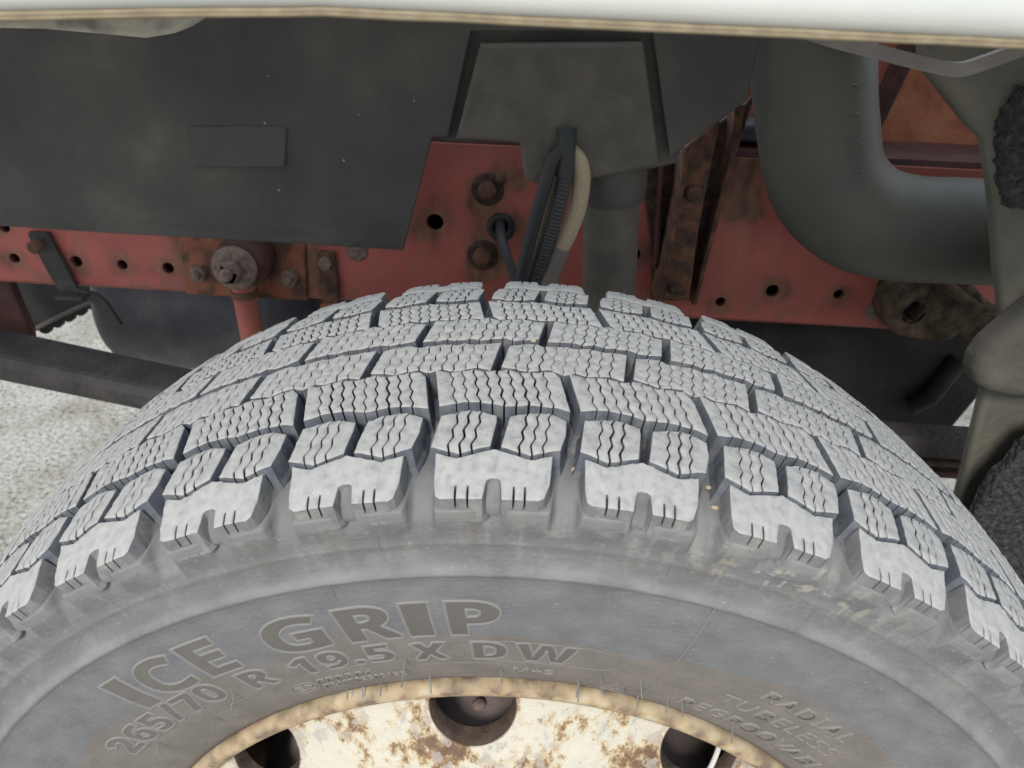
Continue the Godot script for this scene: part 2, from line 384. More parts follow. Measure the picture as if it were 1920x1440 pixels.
# ------------------------------------------------------------------ chassis
func build_chassis():
	var z := -0.41
	var rail := thing("chassis_rail", "red painted steel chassis rail with punched holes and rusty brackets behind the tyre", "chassis rail", Vector3(0, 0.684, z))
	var holes := []
	var hs := [[-0.606, 0.067, 0.006], [-0.605, 0.03, 0.006], [-0.532, 0.03, 0.0068], [-0.478, 0.029, 0.006], [-0.424, 0.028, 0.0066], [-0.110, 0.099, 0.0095], [-0.036, 0.098, 0.012], [0.223, 0.022, 0.0058], [0.280, 0.039, 0.0075], [0.356, 0.039, 0.0058], [0.116, 0.073, 0.008]]
	for h in hs: holes.append(circle(Vector2(h[0], h[1]), h[2], 20))
	var web := plate(P([-1.0, 0.002, 0.95, 0.002, 0.95, 0.186, -1.0, 0.186]), holes, 0.007, 0.0005, 0.03, 0.03, Rect2(-0.65, 0.0, 1.2, 0.2))
	obj("web", web, [rail_paint(hs)], rail)
	var top_flange := P([-0.002, 0.186, -0.0035, 0.1925, -0.008, 0.1955, -0.015, 0.1965, -0.085, 0.1965])
	var low_flange := P([-0.085, -0.0035, -0.012, -0.0035, -0.005, -0.0025, -0.0015, 0.0003, -0.0006, 0.002])
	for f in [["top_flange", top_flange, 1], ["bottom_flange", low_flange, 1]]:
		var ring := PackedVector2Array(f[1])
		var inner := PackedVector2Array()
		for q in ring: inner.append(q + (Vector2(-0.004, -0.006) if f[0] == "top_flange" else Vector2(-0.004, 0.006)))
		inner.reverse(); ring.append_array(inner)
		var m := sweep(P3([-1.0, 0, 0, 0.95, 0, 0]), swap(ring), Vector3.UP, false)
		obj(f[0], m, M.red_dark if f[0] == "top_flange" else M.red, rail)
	obj("hole_backing", slab(Vector3(1.95, 0.19, 0.004), 0.001), M.hole, rail, Vector3(-0.025, 0.095, -0.088))  # dark sheet added behind the web so its holes show dark
	# bolts straight on the rail
	for b in [[-0.052, 0.139, 0.0105, 0.014], [-0.038, 0.152, 0.006, 0.01], [-0.056, 0.064, 0.0105, 0.014], [-0.2, 0.061, 0.012, 0.003], [0.401, 0.021, 0.0105, 0.001], [-0.02, 0.016, 0.009, 0.008]]:
		obj("bolt", bolt_mesh(b[2], b[3]), M.rust if b[3] > 0.004 else M.bolt, rail, Vector3(b[0], b[1], 0.0))
	for b in [[-0.052, 0.139, 0.018], [-0.056, 0.064, 0.018]]:
		obj("washer", lathe(P([b[2] * 0.5, 0.0022, b[2] * 0.9, 0.0022, b[2], 0.001, b[2], -0.001]), 22), M.rust_dark, rail, Vector3(b[0], b[1], 0.0))
	obj("grommet", lathe(P([0.0075, -0.004, 0.0078, 0.003, 0.0095, 0.0055, 0.0125, 0.006, 0.015, 0.004, 0.016, 0.0, 0.016, -0.002]), 24), M.rubber, rail, Vector3(-0.036, 0.098, 0.0))
	# rusty mounting plate of the damper
	var mp := obj("mounting_plate", plate(P([-0.407, -0.002, -0.262, -0.002, -0.258, 0.075, -0.402, 0.078]), [], 0.004, 0.0015, 0.012, 0.012, Rect2(0, 0, 1, 1), func(v): return v + Vector3(0, 0, lump.get_noise_2d(v.x * 900, v.y * 900) * 0.0006)), M.rust_orange, rail, Vector3(0, 0, 0.005))
	for b in [[-0.385, 0.027], [-0.279, 0.027]]:
		obj("bolt", nut_mesh(0.0105, 0.009), M.bolt, mp, Vector3(b[0], b[1], 0.009))
		obj("stud", bolt_mesh(0.0055, 0.007), M.bolt, mp, Vector3(b[0], b[1], 0.009))
	# short flat hanger to the right of the damper and the long bent one at the front
	var hr := obj("flat_bracket", plate(P([-0.244, -0.004, -0.224, -0.006, -0.224, 0.056, -0.226, 0.060, -0.242, 0.060, -0.244, 0.056]), [], 0.005, 0.0012, 0.02), M.rust, rail, Vector3(0, 0, 0.0075))
	obj("bolt", nut_mesh(0.008, 0.006), M.bolt, hr, Vector3(-0.235, 0.048, 0.006))
	obj("foot", slab(Vector3(0.02, 0.016, 0.012), 0.002), M.rust_orange, hr, Vector3(-0.234, -0.010, 0.002))
	var sb := obj("bent_bracket", plate(P([-0.575, 0.062, -0.573, 0.066, -0.553, 0.066, -0.551, 0.064, -0.534, 0.000, -0.512, -0.007, -0.503, -0.016, -0.491, -0.045, -0.503, -0.047, -0.514, -0.026, -0.524, -0.014, -0.556, -0.004, -0.561, 0.006]), [], 0.005, 0.0012, 0.01), M.beam, rail, Vector3(0, 0, 0.009))
	obj("ledge", slab(Vector3(0.032, 0.003, 0.02), 0.001), M.beam, sb, Vector3(-0.536, -0.0065, 0.008))
	obj("bolt", bolt_mesh(0.0075, 0.007), M.rust, sb, Vector3(-0.562, 0.053, 0.01))

	# damper hung from its stud
	var d := thing("shock_absorber", "red shock absorber with rusty nut and washers on its upper stud, left of the tyre", "shock absorber", Vector3(-0.322, 0.737, -0.40))
	obj("bush", lathe(P([0.0, 0.036, 0.022, 0.036, 0.0265, 0.033, 0.030, 0.022, 0.031, 0.0, 0.0, 0.0]), 26), M.red_dark, d)
	obj("washer", lathe(P([0.0, 0.045, 0.018, 0.045, 0.024, 0.0435, 0.025, 0.041, 0.0245, 0.037, 0.0, 0.037]), 26), M.bolt, d, Vector3(-0.002, -0.001, 0))
	obj("nut", nut_mesh(0.0135, 0.013), M.bolt, d, Vector3(-0.004, -0.002, 0.058))
	obj("stud_end", bolt_mesh(0.0072, 0.009), M.bolt, d, Vector3(-0.004, -0.002, 0.058))
	obj("upper_tube", tube(P3([-0.002, -0.018, 0.02, -0.003, -0.036, 0.021, 0.0, -0.10, 0.022, 0.004, -0.26, 0.024]), 0.0135, 18), M.red, d)
	obj("clamp_ring", tube(P3([-0.003, -0.034, 0.021, -0.0028, -0.042, 0.021]), 0.0148, 18), M.rust, d)

	# rusty ribbed bracket on the rail, right of the tyre top
	var c := thing("ribbed_bracket", "rusty steel bracket with tall ribs and one bolt bolted to the red rail", "bracket", Vector3(0, 0, 0))
	obj("back_plate", plate(P([0.112, 0.852, 0.154, 0.882, 0.205, 0.921, 0.215, 0.935, 0.209, 0.886, 0.200, 0.811, 0.190, 0.709, 0.143, 0.706, 0.132, 0.774]), [], 0.005, 0.001, 0.02), M.rust_dark, c, Vector3(0, 0, -0.403))
	obj("face_plate", plate(P([0.149, 0.889, 0.176, 0.916, 0.1745, 0.863, 0.173, 0.804, 0.176, 0.724, 0.146, 0.722, 0.147, 0.778, 0.149, 0.847]), [], 0.03, 0.002, 0.012, 0.012), M.rust, c, Vector3(0, 0, -0.366))
	obj("rib", plate(P([0.127, 0.868, 0.1315, 0.873, 0.1335, 0.828, 0.1405, 0.764, 0.1365, 0.750, 0.130, 0.828]), [], 0.03, 0.001, 0.02), M.red_dark, c, Vector3(0, 0, -0.383))
	obj("rib", plate(P([0.1435, 0.888, 0.148, 0.893, 0.1485, 0.849, 0.1465, 0.782, 0.1435, 0.722, 0.1385, 0.722, 0.1415, 0.782, 0.144, 0.849]), [], 0.045, 0.001, 0.02), M.rust, c, Vector3(0, 0, -0.353))
	obj("rib", plate(P([0.189, 0.926, 0.199, 0.928, 0.2005, 0.891, 0.195, 0.818, 0.187, 0.715, 0.1825, 0.715, 0.1895, 0.818, 0.195, 0.889]), [], 0.03, 0.001, 0.02), M.rust, c, Vector3(0, 0, -0.374))
	obj("bolt", bolt_mesh(0.0085, 0.009), M.rust, c, Vector3(0.161, 0.842, -0.366))
	obj("bolt", bolt_mesh(0.006, 0.004), M.rust_dark, c, Vector3(0.157, 0.737, -0.366))

	tag(obj("cross_tube", slab(Vector3(0.12, 0.018, 0.05), 0.006), M.tank, self, Vector3(0.24, 0.894, -0.44)), "dark teal steel tube lying on the rail between bracket and air duct", "tube")

	# casting under the right end of the rail
	var hg := thing("spring_hanger", "rusty brown cast spring hanger at the right end of the red rail", "spring hanger", Vector3(0, 0, -0.37))
	var rough := func(v): return v + Vector3(lump.get_noise_2d(v.y * 700, v.z * 500 + 9), lump.get_noise_2d(v.x * 700, v.z * 500), lump.get_noise_2d(v.x * 600, v.y * 600) * 1.6) * 0.003
	obj("casting", plate(P([0.396, 0.768, 0.43, 0.772, 0.461, 0.769, 0.519, 0.728, 0.532, 0.686, 0.517, 0.677, 0.497, 0.690, 0.484, 0.6945, 0.469, 0.688, 0.442, 0.688, 0.420, 0.692, 0.404, 0.702, 0.396, 0.715]), [circle(Vector2(0.424, 0.722), 0.011, 16)], 0.05, 0.006, 0.006, 0.012, Rect2(0, 0, 1, 1), rough), M.casting, hg)
	obj("pin_bore", lathe(P([0.0, -0.02, 0.011, -0.02, 0.0125, 0.002]), 16), M.hole, hg, Vector3(0.424, 0.722, 0))
	obj("ridge", tube(smooth_path(P3([0.417, 0.772, 0.004, 0.452, 0.754, 0.012, 0.484, 0.736, 0.014, 0.51, 0.737, 0.012]), 4), 0.006, 8), M.casting, hg)

	# bars running past behind the tyre
	var flat_bar := func(path: PackedVector3Array, h: float, d: float) -> ArrayMesh:
		return sweep(path, P([-d * 0.48, -h * 0.36, -d * 0.36, -h * 0.5, d * 0.28, -h * 0.5, d * 0.42, -h * 0.4, d * 0.5, -h * 0.12, d * 0.5, h * 0.2, d * 0.42, h * 0.44, d * 0.34, h * 0.5, -d * 0.44, h * 0.5, -d * 0.5, h * 0.4]), Vector3.UP, false)
	var sb2 := thing("steering_bar", "dark brown steel bar with flat top and blackened rounded front, under the air tank", "steel bar", Vector3(0, 0.5, -0.37))
	obj("bar", flat_bar.call(P3([-1.0, 0.160, -0.012, -0.62, 0.095, -0.012, -0.455, 0.064, -0.012, -0.2, 0.022, -0.012, 0.0, 0.0, -0.012]), 0.038, 0.066), M.beam, sb2)
	var ls := thing("leaf_spring", "dark brown leaf spring end between the tyre and the mudguard leg", "leaf spring", Vector3(0, 0.5, -0.37))
	obj("leaf", flat_bar.call(P3([0.02, 0.062, 0, 0.4, 0.056, 0, 0.9, 0.05, 0]), 0.03, 0.04), M.beam, ls)
	obj("leaf", flat_bar.call(P3([0.1, 0.040, 0, 0.4, 0.034, 0, 0.9, 0.028, 0]), 0.008, 0.036), M.casting, ls)
	obj("leaf", flat_bar.call(P3([0.15, 0.025, 0, 0.4, 0.019, 0, 0.8, 0.014, 0]), 0.010, 0.036), M.red_dark, ls)

	# things under and behind the rail
	var tk := thing("air_tank", "dark blue grey cylindrical air tank under the red rail at left", "tank", Vector3(-0.47, 0.588, -0.62))
	var cyl := PackedVector2Array()
	for i in 9: cyl.append(Vector2(0.113 * sin(PI * 0.5 * i / 8.0), 0.155 - 0.045 * (1.0 - cos(PI * 0.5 * i / 8.0)) - 0.0))
	cyl.append(Vector2(0.113, -0.11))
	for i in 8: cyl.append(Vector2(0.113 * cos(PI * 0.5 * (i + 1) / 8.0), -0.11 - 0.045 * sin(PI * 0.5 * (i + 1) / 8.0)))
	tk.rotation.z = -0.07
	var shell := obj("shell", lathe(cyl, 64), M.tank, tk); shell.rotation.y = -PI / 2
	var rv := thing("red_upright", "dark red rusty upright plate at the left edge under the rail", "bracket", Vector3(-0.67, 0, -0.45))
	obj("plate", plate(P([-0.09, 0.55, 0.022, 0.572, 0.026, 0.60, 0.018, 0.672, -0.09, 0.69]), [], 0.012, 0.004, 0.02), M.red_dark, rv)
	obj("edge", tube(P3([-0.03, 0.58, 0.004, -0.018, 0.665, 0.004]), 0.006, 8), M.red_dark, rv)
	# scalloped dark plate with a pale rim
	var sc := thing("scalloped_step", "dark curved plate with pale rim and scalloped lower edge, under the rail", "step plate", Vector3(0, 0, -0.8))
	obj("plate", plate(P([-0.96, 0.392, -0.905, 0.422, -0.870, 0.441, -0.830, 0.462, -0.795, 0.479, -0.75, 0.497, -0.74, 0.56, -0.96, 0.56]), [], 0.02, 0.004, 0.02), M.dark, sc)
	obj("rim", tube(smooth_path(P3([-0.96, 0.391, 0.002, -0.905, 0.422, 0.002, -0.870, 0.441, 0.002, -0.830, 0.462, 0.002, -0.795, 0.479, 0.002, -0.75, 0.498, 0.002]), 4), 0.0042, 8), M.guard_light, sc)
	var lobes := PackedVector2Array([Vector2(-0.93, 0.42)])
	for k in 6:
		var c0 := Vector2(-0.905 + 0.0255 * k, 0.412 + 0.0138 * k)
		for i in 7: lobes.append(c0 + Vector2(0.0128 * cos(PI + PI * i / 6.0 + 0.45), 0.0125 * sin(PI + PI * i / 6.0 + 0.45)))
	lobes.append(Vector2(-0.74, 0.53)); lobes.append(Vector2(-0.93, 0.50))
	obj("scalloped_edge", plate(lobes, [], 0.012, 0.002, 0.02), M.dark, sc, Vector3(0, 0, -0.03))

	var dp := thing("dark_side_panel", "black steel side panel under the right part of the red rail", "panel", Vector3(0, 0, -0.5))
	obj("panel", plate(P([-0.05, 0.70, 0.607, 0.70, 0.626, 0.55, 0.604, 0.489, 0.59, 0.484, -0.05, 0.478]), [], 0.25, 0.008, 0.05), M.dark, dp)
	obj("stay", tube(P3([0.575, 0.61, 0.008, 0.552, 0.55, 0.01, 0.53, 0.535, 0.01]), 0.012, 10), M.dark, dp)
	var dl := thing("dark_plate", "dark grey plate with one pale strip in place of a bright gap behind the shock absorber", "plate", Vector3(0, 0, -0.6))
	obj("plate", plate(P([-0.352, 0.50, -0.04, 0.50, -0.04, 0.72, -0.352, 0.72]), [], 0.01, 0.002, 0.05), M.tank, dl)
	obj("strip", plate(P([-0.376, 0.548, -0.364, 0.548, -0.359, 0.622, -0.371, 0.622]), [], 0.004, 0.001, 0.05), M.cable_white, dl)  # pale colour stands in for a bright gap past the plate
	var ho := thing("light_block_box", "dark box added deep behind the chassis rail to block light", "light blocker", Vector3(0.2, 0, -0.95))  # unseen dark box, added to block light behind the rail
	obj("case", plate(P([-0.5, 0.52, 0.42, 0.52, 0.42, 0.95, 0.3, 1.0, -0.6, 1.0, -0.62, 0.7]), [], 0.35, 0.03, 0.06), M.dark, ho)
	# orange red sill behind the duct
	var sl := thing("orange_sill", "orange red sheet metal sill behind the air duct at upper right", "sill", Vector3(0, 0, -0.5))
	obj("sheet", plate(P([0.18, 0.852, 0.85, 0.852, 0.85, 1.03, 0.18, 1.03]), [], 0.02, 0.004, 0.05), M.orange, sl)
	obj("seam", plate(P([0.365, 0.86, 0.384, 0.86, 0.418, 1.02, 0.392, 1.02]), [], 0.006, 0.002, 0.05), M.red_dark, sl, Vector3(0, 0, 0.005))
	obj("seam", plate(P([0.2, 0.862, 0.36, 0.862, 0.386, 1.02, 0.2, 1.02]), [], 0.006, 0.002, 0.05), M.red, sl, Vector3(0, 0, 0.003))

func swap(r: PackedVector2Array) -> PackedVector2Array:     # (z, y) ring for a sweep along +x: side = x cross up = z
	return ccw(r)

func rail_paint(hs: Array) -> StandardMaterial3D:
	var w := 1536; var h := 256
	var n := FastNoiseLite.new(); n.seed = 8; n.frequency = 0.012; n.fractal_octaves = 4
	var rusty := [[-0.052, 0.139, 0.034], [-0.038, 0.152, 0.026], [-0.024, 0.148, 0.018], [-0.056, 0.064, 0.036], [-0.2, 0.061, 0.02], [0.401, 0.021, 0.016], [-0.385, 0.03, 0.05], [-0.27, 0.03, 0.05], [0.24, 0.19, 0.05], [0.22, 0.15, 0.035]]
	var d := PackedByteArray(); d.resize(w * h * 3)
	for j in h:
		var y := 0.2 * (1.0 - (j + 0.5) / h)
		for i in w:
			var x := -0.65 + 1.2 * (i + 0.5) / w
			var a := n.get_noise_2d(i, j); var b := n.get_noise_2d(i * 3.1 + 500, j * 1.1)
			var r := 0.0
			for q in rusty:
				var e: float = Vector2(x - q[0], y - q[1]).length() / q[2]
				if e < 1.3: r = maxf(r, 1.0 - smoothstep(0.45, 1.0, e + a * 0.7))
			for q in hs:
				var e: float = Vector2(x - q[0], y - q[1]).length() / q[2]
				if e < 4.0: r = maxf(r, (1.0 - smoothstep(1.2, 3.4, e + a * 1.6)) * 0.85)
			r = maxf(r, smoothstep(0.1, 0.6, b + a * 0.4) * 0.4)
			var run := smoothstep(0.1, 0.5, n.get_noise_2d(i * 2.0 + 90, j * 0.12)) * smoothstep(0.17, 0.27, x) * (1.0 - smoothstep(0.3, 0.42, x)) * 0.5
			var col := Vector3(0.42, 0.118, 0.1) * (1.0 + a * 0.22)
			col = col.lerp(Vector3(0.40, 0.19, 0.14), clampf(run, 0, 1))
			col = col.lerp(Vector3(0.17, 0.10, 0.08), 0.6 * smoothstep(-0.1, 0.5, a + 0.3 * b) * (1.0 - smoothstep(0.0, 0.05, y)) + 0.25 * smoothstep(0.15, 0.2, y))
			col = col.lerp(Vector3(0.21, 0.105, 0.07) * (1.0 + b * 0.7), clampf(r, 0, 1))
			var k := (j * w + i) * 3
			var s := Color(col.x, col.y, col.z).linear_to_srgb()
			d[k] = int(clampf(s.r, 0, 1) * 255); d[k + 1] = int(clampf(s.g, 0, 1) * 255); d[k + 2] = int(clampf(s.b, 0, 1) * 255)
	var m := StandardMaterial3D.new()
	m.albedo_texture = ImageTexture.create_from_image(Image.create_from_data(w, h, false, Image.FORMAT_RGB8, d))
	m.roughness = 0.5; m.metallic_specular = 0.4
	return m

# ------------------------------------------------------------------ liner, strut, hoses
func build_liner_and_lines():
	var t := thing("wheel_well_liner", "large dark grey plastic splash liner with raised centre panel above the tyre", "splash liner", Vector3(0, 0, -0.28))
	var out := P([-0.95, 1.035, -0.95, 0.806, -0.512, 0.797, -0.124, 0.794, -0.095, 0.900, -0.081, 0.9005, -0.062, 0.986, 0.088, 0.992, 0.1165, 0.893, 0.175, 0.943, 0.178, 1.035])
	var warp := func(v: Vector3):
		var n := lump.get_noise_2d(v.x * 28.0, v.y * 28.0) * 0.002
		return v + Vector3(0, 0, n)
	obj("panel", plate(out, [], 0.004, 0.0012, 0.0083, 0.0107, Rect2(0, 0, 1, 1), warp), M.plastic, t)
	obj("raised_panel", plate(P([-0.0735, 0.9005, -0.0535, 0.9775, 0.0805, 0.9845, 0.1075, 0.888, 0.095, 0.883, 0.04, 0.869, 0.002, 0.8645, -0.011, 0.868, -0.017, 0.8995]), [], 0.016, 0.004, 0.008, 0.012, Rect2(0, 0, 1, 1), func(v): return v + Vector3(0, 0, 0.006 + lump.get_noise_2d(v.x * 40, v.y * 40) * 0.0005)), M.plastic_dusty, t)
	obj("backing", plate(P([-0.1, 0.9015, -0.085, 0.895, -0.06, 0.895, -0.03, 0.92, 0.06, 0.90, 0.09, 0.876, 0.125, 0.886, 0.13, 0.91, 0.108, 1.0, -0.075, 1.0]), [], 0.003, 0.001, 0.05), M.plastic, t, Vector3(0, 0, -0.012))
	var pd := obj("pad", plate(P([-0.309, 0.8985, -0.311, 0.897, -0.3135, 0.865, -0.312, 0.8628, -0.2305, 0.868, -0.2285, 0.870, -0.2235, 0.9015, -0.2255, 0.903]), [], 0.006, 0.0012, 0.004), M.pad, t, Vector3(0, 0, 0.0034))
	pd.set_meta("label", "faint lighter rectangular pad")
	for i in 6:                                                  # chips of dried mud stuck to the liner
		var q := [[-0.235, 0.944], [-0.243, 0.905], [-0.159, 0.916], [-0.175, 0.876], [-0.237, 0.846], [-0.11, 0.93], [-0.378, 0.862], [-0.371, 0.858], [-0.12, 0.85], [-0.26, 0.835], [-0.19, 0.83], [-0.33, 0.91]][i] as Array
		var s := 0.0006 + rng.randf() * 0.0007
		obj("mud_fleck", lathe(P([0.0, s * 0.6, s * 0.7, s * 0.4, s, -s * 0.6]), 7), M.fleck if i < 6 else M.guard_light, t, Vector3(q[0], q[1], 0.0015))
	# strut behind the hoses
	var s := thing("strut", "dusty grey green round strut standing behind the hoses", "strut", Vector3(0.082, 0.6, -0.315))
	obj("tube", tube(P3([0.012, 0.0, 0, 0.0, 0.14, 0, -0.008, 0.232, 0, -0.012, 0.275, 0]), 0.027, 24), M.plastic_dusty, s)
	obj("shade_hump", tube(smooth_path(P3([-0.007, 0.245, 0.003, -0.009, 0.262, 0.004, -0.011, 0.285, 0.002]), 4), 0.0285, 24, func(q): return 1.0 + 0.10 * sin(q * PI)), M.plastic, s)  # dark hump standing in for the shadow under the raised panel
	# hoses and cables that drop from behind the raised panel to the tyre
	var g := "hoses and cables hanging behind the tyre top"
	var down := func(p: Array, n := 8): return smooth_path(P3(p), n)
	var cor = down.call([0.025, 0.915, -0.268, 0.025, 0.901, -0.265, 0.0245, 0.876, -0.262, 0.018, 0.837, -0.263, 0.010, 0.801, -0.265, 0.000, 0.758, -0.268, -0.006, 0.70, -0.27], 44)
	var h1 := thing("corrugated_conduit", "black corrugated conduit, middle of the hoses above the tyre", "conduit", Vector3.ZERO, g)
	obj("conduit", tube(cor, 0.0068, 14, func(q): return 1.0 + 0.06 * sin(q * 66.0 * TAU + 0.7)), M.conduit, h1)
	obj("end_cap", tube(P3([0.0225, 0.915, -0.269, 0.0235, 0.90, -0.265, 0.0235, 0.876, -0.2625]), 0.0082, 14), M.rubber, h1)
	var h2 := thing("beige_hose", "beige braided hose with a grey sleeve, rightmost of the hoses above the tyre", "hose", Vector3.ZERO, g)
	obj("hose", tube(down.call([0.02, 0.902, -0.29, 0.027, 0.895, -0.277, 0.036, 0.886, -0.271, 0.0395, 0.870, -0.27, 0.038, 0.846, -0.27, 0.031, 0.821, -0.27, 0.025, 0.806, -0.27, 0.018, 0.784, -0.27, 0.004, 0.74, -0.27]), 0.0082, 16), M.hose_tan, h2)
	obj("sleeve", tube(down.call([0.0262, 0.809, -0.27, 0.018, 0.784, -0.27, 0.009, 0.756, -0.27, -0.006, 0.71, -0.27]), 0.0094, 16), M.hose_grey, h2)
	var h3 := thing("black_hose", "smooth black hose looping down left of the corrugated conduit", "hose", Vector3.ZERO, g)
	obj("hose", tube(down.call([0.024, 0.9, -0.272, 0.019, 0.897, -0.264, 0.013, 0.891, -0.26, 0.010, 0.880, -0.26, 0.006, 0.862, -0.26, -0.0005, 0.832, -0.262, -0.007, 0.796, -0.262, -0.013, 0.755, -0.264, -0.017, 0.70, -0.266]), 0.0062, 12), M.rubber, h3)
	var h4 := thing("thin_tan_hose", "thin tan hose between the black hose and the corrugated conduit", "hose", Vector3.ZERO, g)
	obj("hose", tube(down.call([0.021, 0.892, -0.28, 0.014, 0.866, -0.275, 0.0085, 0.839, -0.275, 0.004, 0.814, -0.275, 0.0, 0.79, -0.275, -0.006, 0.75, -0.275]), 0.0045, 10), M.hose_tan, h4)
	var h5 := thing("black_cable", "black cable coming out of the rubber grommet in the red rail", "cable", Vector3.ZERO, g)
	obj("cable", tube(down.call([-0.038, 0.786, -0.43, -0.0365, 0.787, -0.40, -0.034, 0.784, -0.37, -0.0275, 0.772, -0.35, -0.019, 0.757, -0.335, -0.012, 0.735, -0.32, -0.012, 0.69, -0.31]), 0.0052, 10), M.rubber, h5)

# ------------------------------------------------------------------ duct and mudguard on the right
func build_duct_and_guard():
	var d := thing("air_duct", "thick grey plastic air duct bending from vertical to level at right", "air duct", Vector3.ZERO)
	var p := smooth_path(P3([0.212, 1.05, -0.31, 0.2235, 1.005, -0.31, 0.2355, 0.963, -0.31, 0.250, 0.919, -0.31, 0.271, 0.872, -0.31, 0.308, 0.842, -0.31, 0.352, 0.8315, -0.31, 0.40, 0.8315, -0.31, 0.47, 0.8315, -0.312, 0.56, 0.8315, -0.312]), 8)
	obj("pipe", tube(p, 0.0515, 40, func(q): return 1.0 - 0.03 * smoothstep(0.45, 0.75, q)), M.duct, d)
	for i in 4:                                                   # worn, unreadable raised marks down its face
		var a: Vector3 = p[17 + i * 4]; var loop := PackedVector3Array()
		for k in 13:
			var t := TAU * k / 13.0; var x := 0.016 + 0.0048 * cos(t) * (1.0 + 0.3 * sin(t * 2.0 + i)); var y := 0.0045 * sin(t)
			loop.append(a + Vector3(x, y, sqrt(0.0515 * 0.0515 - x * x) - 0.0004))
		obj("raised_mark", tube(loop, 0.0009, 6), M.duct, d)

	var g := thing("mudguard", "grey green plastic mudguard leg with a bulged middle at the right edge", "mudguard", Vector3.ZERO)
	obj("upper_plate", plate(P([0.25, 1.03, 0.264, 0.985, 0.310, 0.947, 0.324, 0.938, 0.336, 0.915, 0.345, 0.897, 0.369, 0.841, 0.388, 0.801, 0.391, 0.786, 0.5, 0.75, 0.62, 0.80, 0.62, 1.03]), [], 0.012, 0.005, 0.01, 0.02), M.guard, g, Vector3(0, 0, -0.175))
	obj("bulge", plate(P([0.392, 0.816, 0.381, 0.801, 0.371, 0.785, 0.3665, 0.770, 0.368, 0.759, 0.3745, 0.747, 0.385, 0.7405, 0.404, 0.737, 0.49, 0.737, 0.49, 0.83, 0.404, 0.83]), [], 0.024, 0.012, 0.004, 0.008, Rect2(0, 0, 1, 1), func(v): return v), M.guard_light, g, Vector3(0, 0, -0.150))
	obj("lower_leg", plate(P([0.400, 0.76, 0.407, 0.706, 0.422, 0.601, 0.442, 0.45, 0.449, 0.33, 0.60, 0.33, 0.60, 0.76]), [], 0.012, 0.005, 0.015, 0.02), M.guard, g, Vector3(0, 0, -0.183))
	var f := thing("mud_flap", "rough black rubber mud flap with dried mud at the lower right edge", "mud flap", Vector3(0, 0, -0.135))
	obj("flap", plate(P([0.425, 0.715, 0.408, 0.66, 0.402, 0.60, 0.41, 0.52, 0.42, 0.40, 0.6, 0.40, 0.6, 0.73, 0.45, 0.73]), [], 0.012, 0.004, 0.006, 0.007, Rect2(0, 0, 1, 1), func(v): return v + Vector3(0, 0, lump.get_noise_2d(v.x * 900, v.y * 900) * 0.004)), M.flap, f)
	var b := thing("rough_bracket", "black crusted bracket on the mudguard at the right edge", "bracket", Vector3(0, 0, -0.165))
	obj("plate", plate(P([0.331, 0.975, 0.326, 0.952, 0.3325, 0.931, 0.341, 0.91, 0.352, 0.893, 0.44, 0.88, 0.44, 0.98]), [], 0.012, 0.003, 0.004, 0.006, Rect2(0, 0, 1, 1), func(v): return v + Vector3(lump.get_noise_2d(v.y * 1100, 3) * 0.003, lump.get_noise_2d(v.x * 1100, 8) * 0.003, lump.get_noise_2d(v.x * 1300, v.y * 1300) * 0.004)), M.flap, b)

# ------------------------------------------------------------------ the wheel
func prof(v: float) -> float:                                       # tread radius in mm at axial place v mm
	if v < 107.6: return 433.0 - 9.3 * pow((v + 0.8) / 100.0, 2)
	if v < 111.6: return remap(v, 107.6, 111.6, 422.07, 419.8)
	return remap(v, 111.6, 131.3, 419.8, 410.9)

func on_tread(u: float, v: float, h: float) -> Vector3:             # u along the tread, v across it, h below it (mm)
	var a := deg_to_rad(u / MM + TURN); var r := (prof(v) - h) * 0.001
	return Vector3(sin(a) * r, cos(a) * r, v * 0.001)

func tooth(q: float) -> float:                                      # the zigzag of a sipe, corners a little rounded
	var t := absf(fposmod(q, 1.0) * 2.0 - 1.0) * 2.0 - 1.0
	return clampf(t * 1.2, -1.0, 1.0)

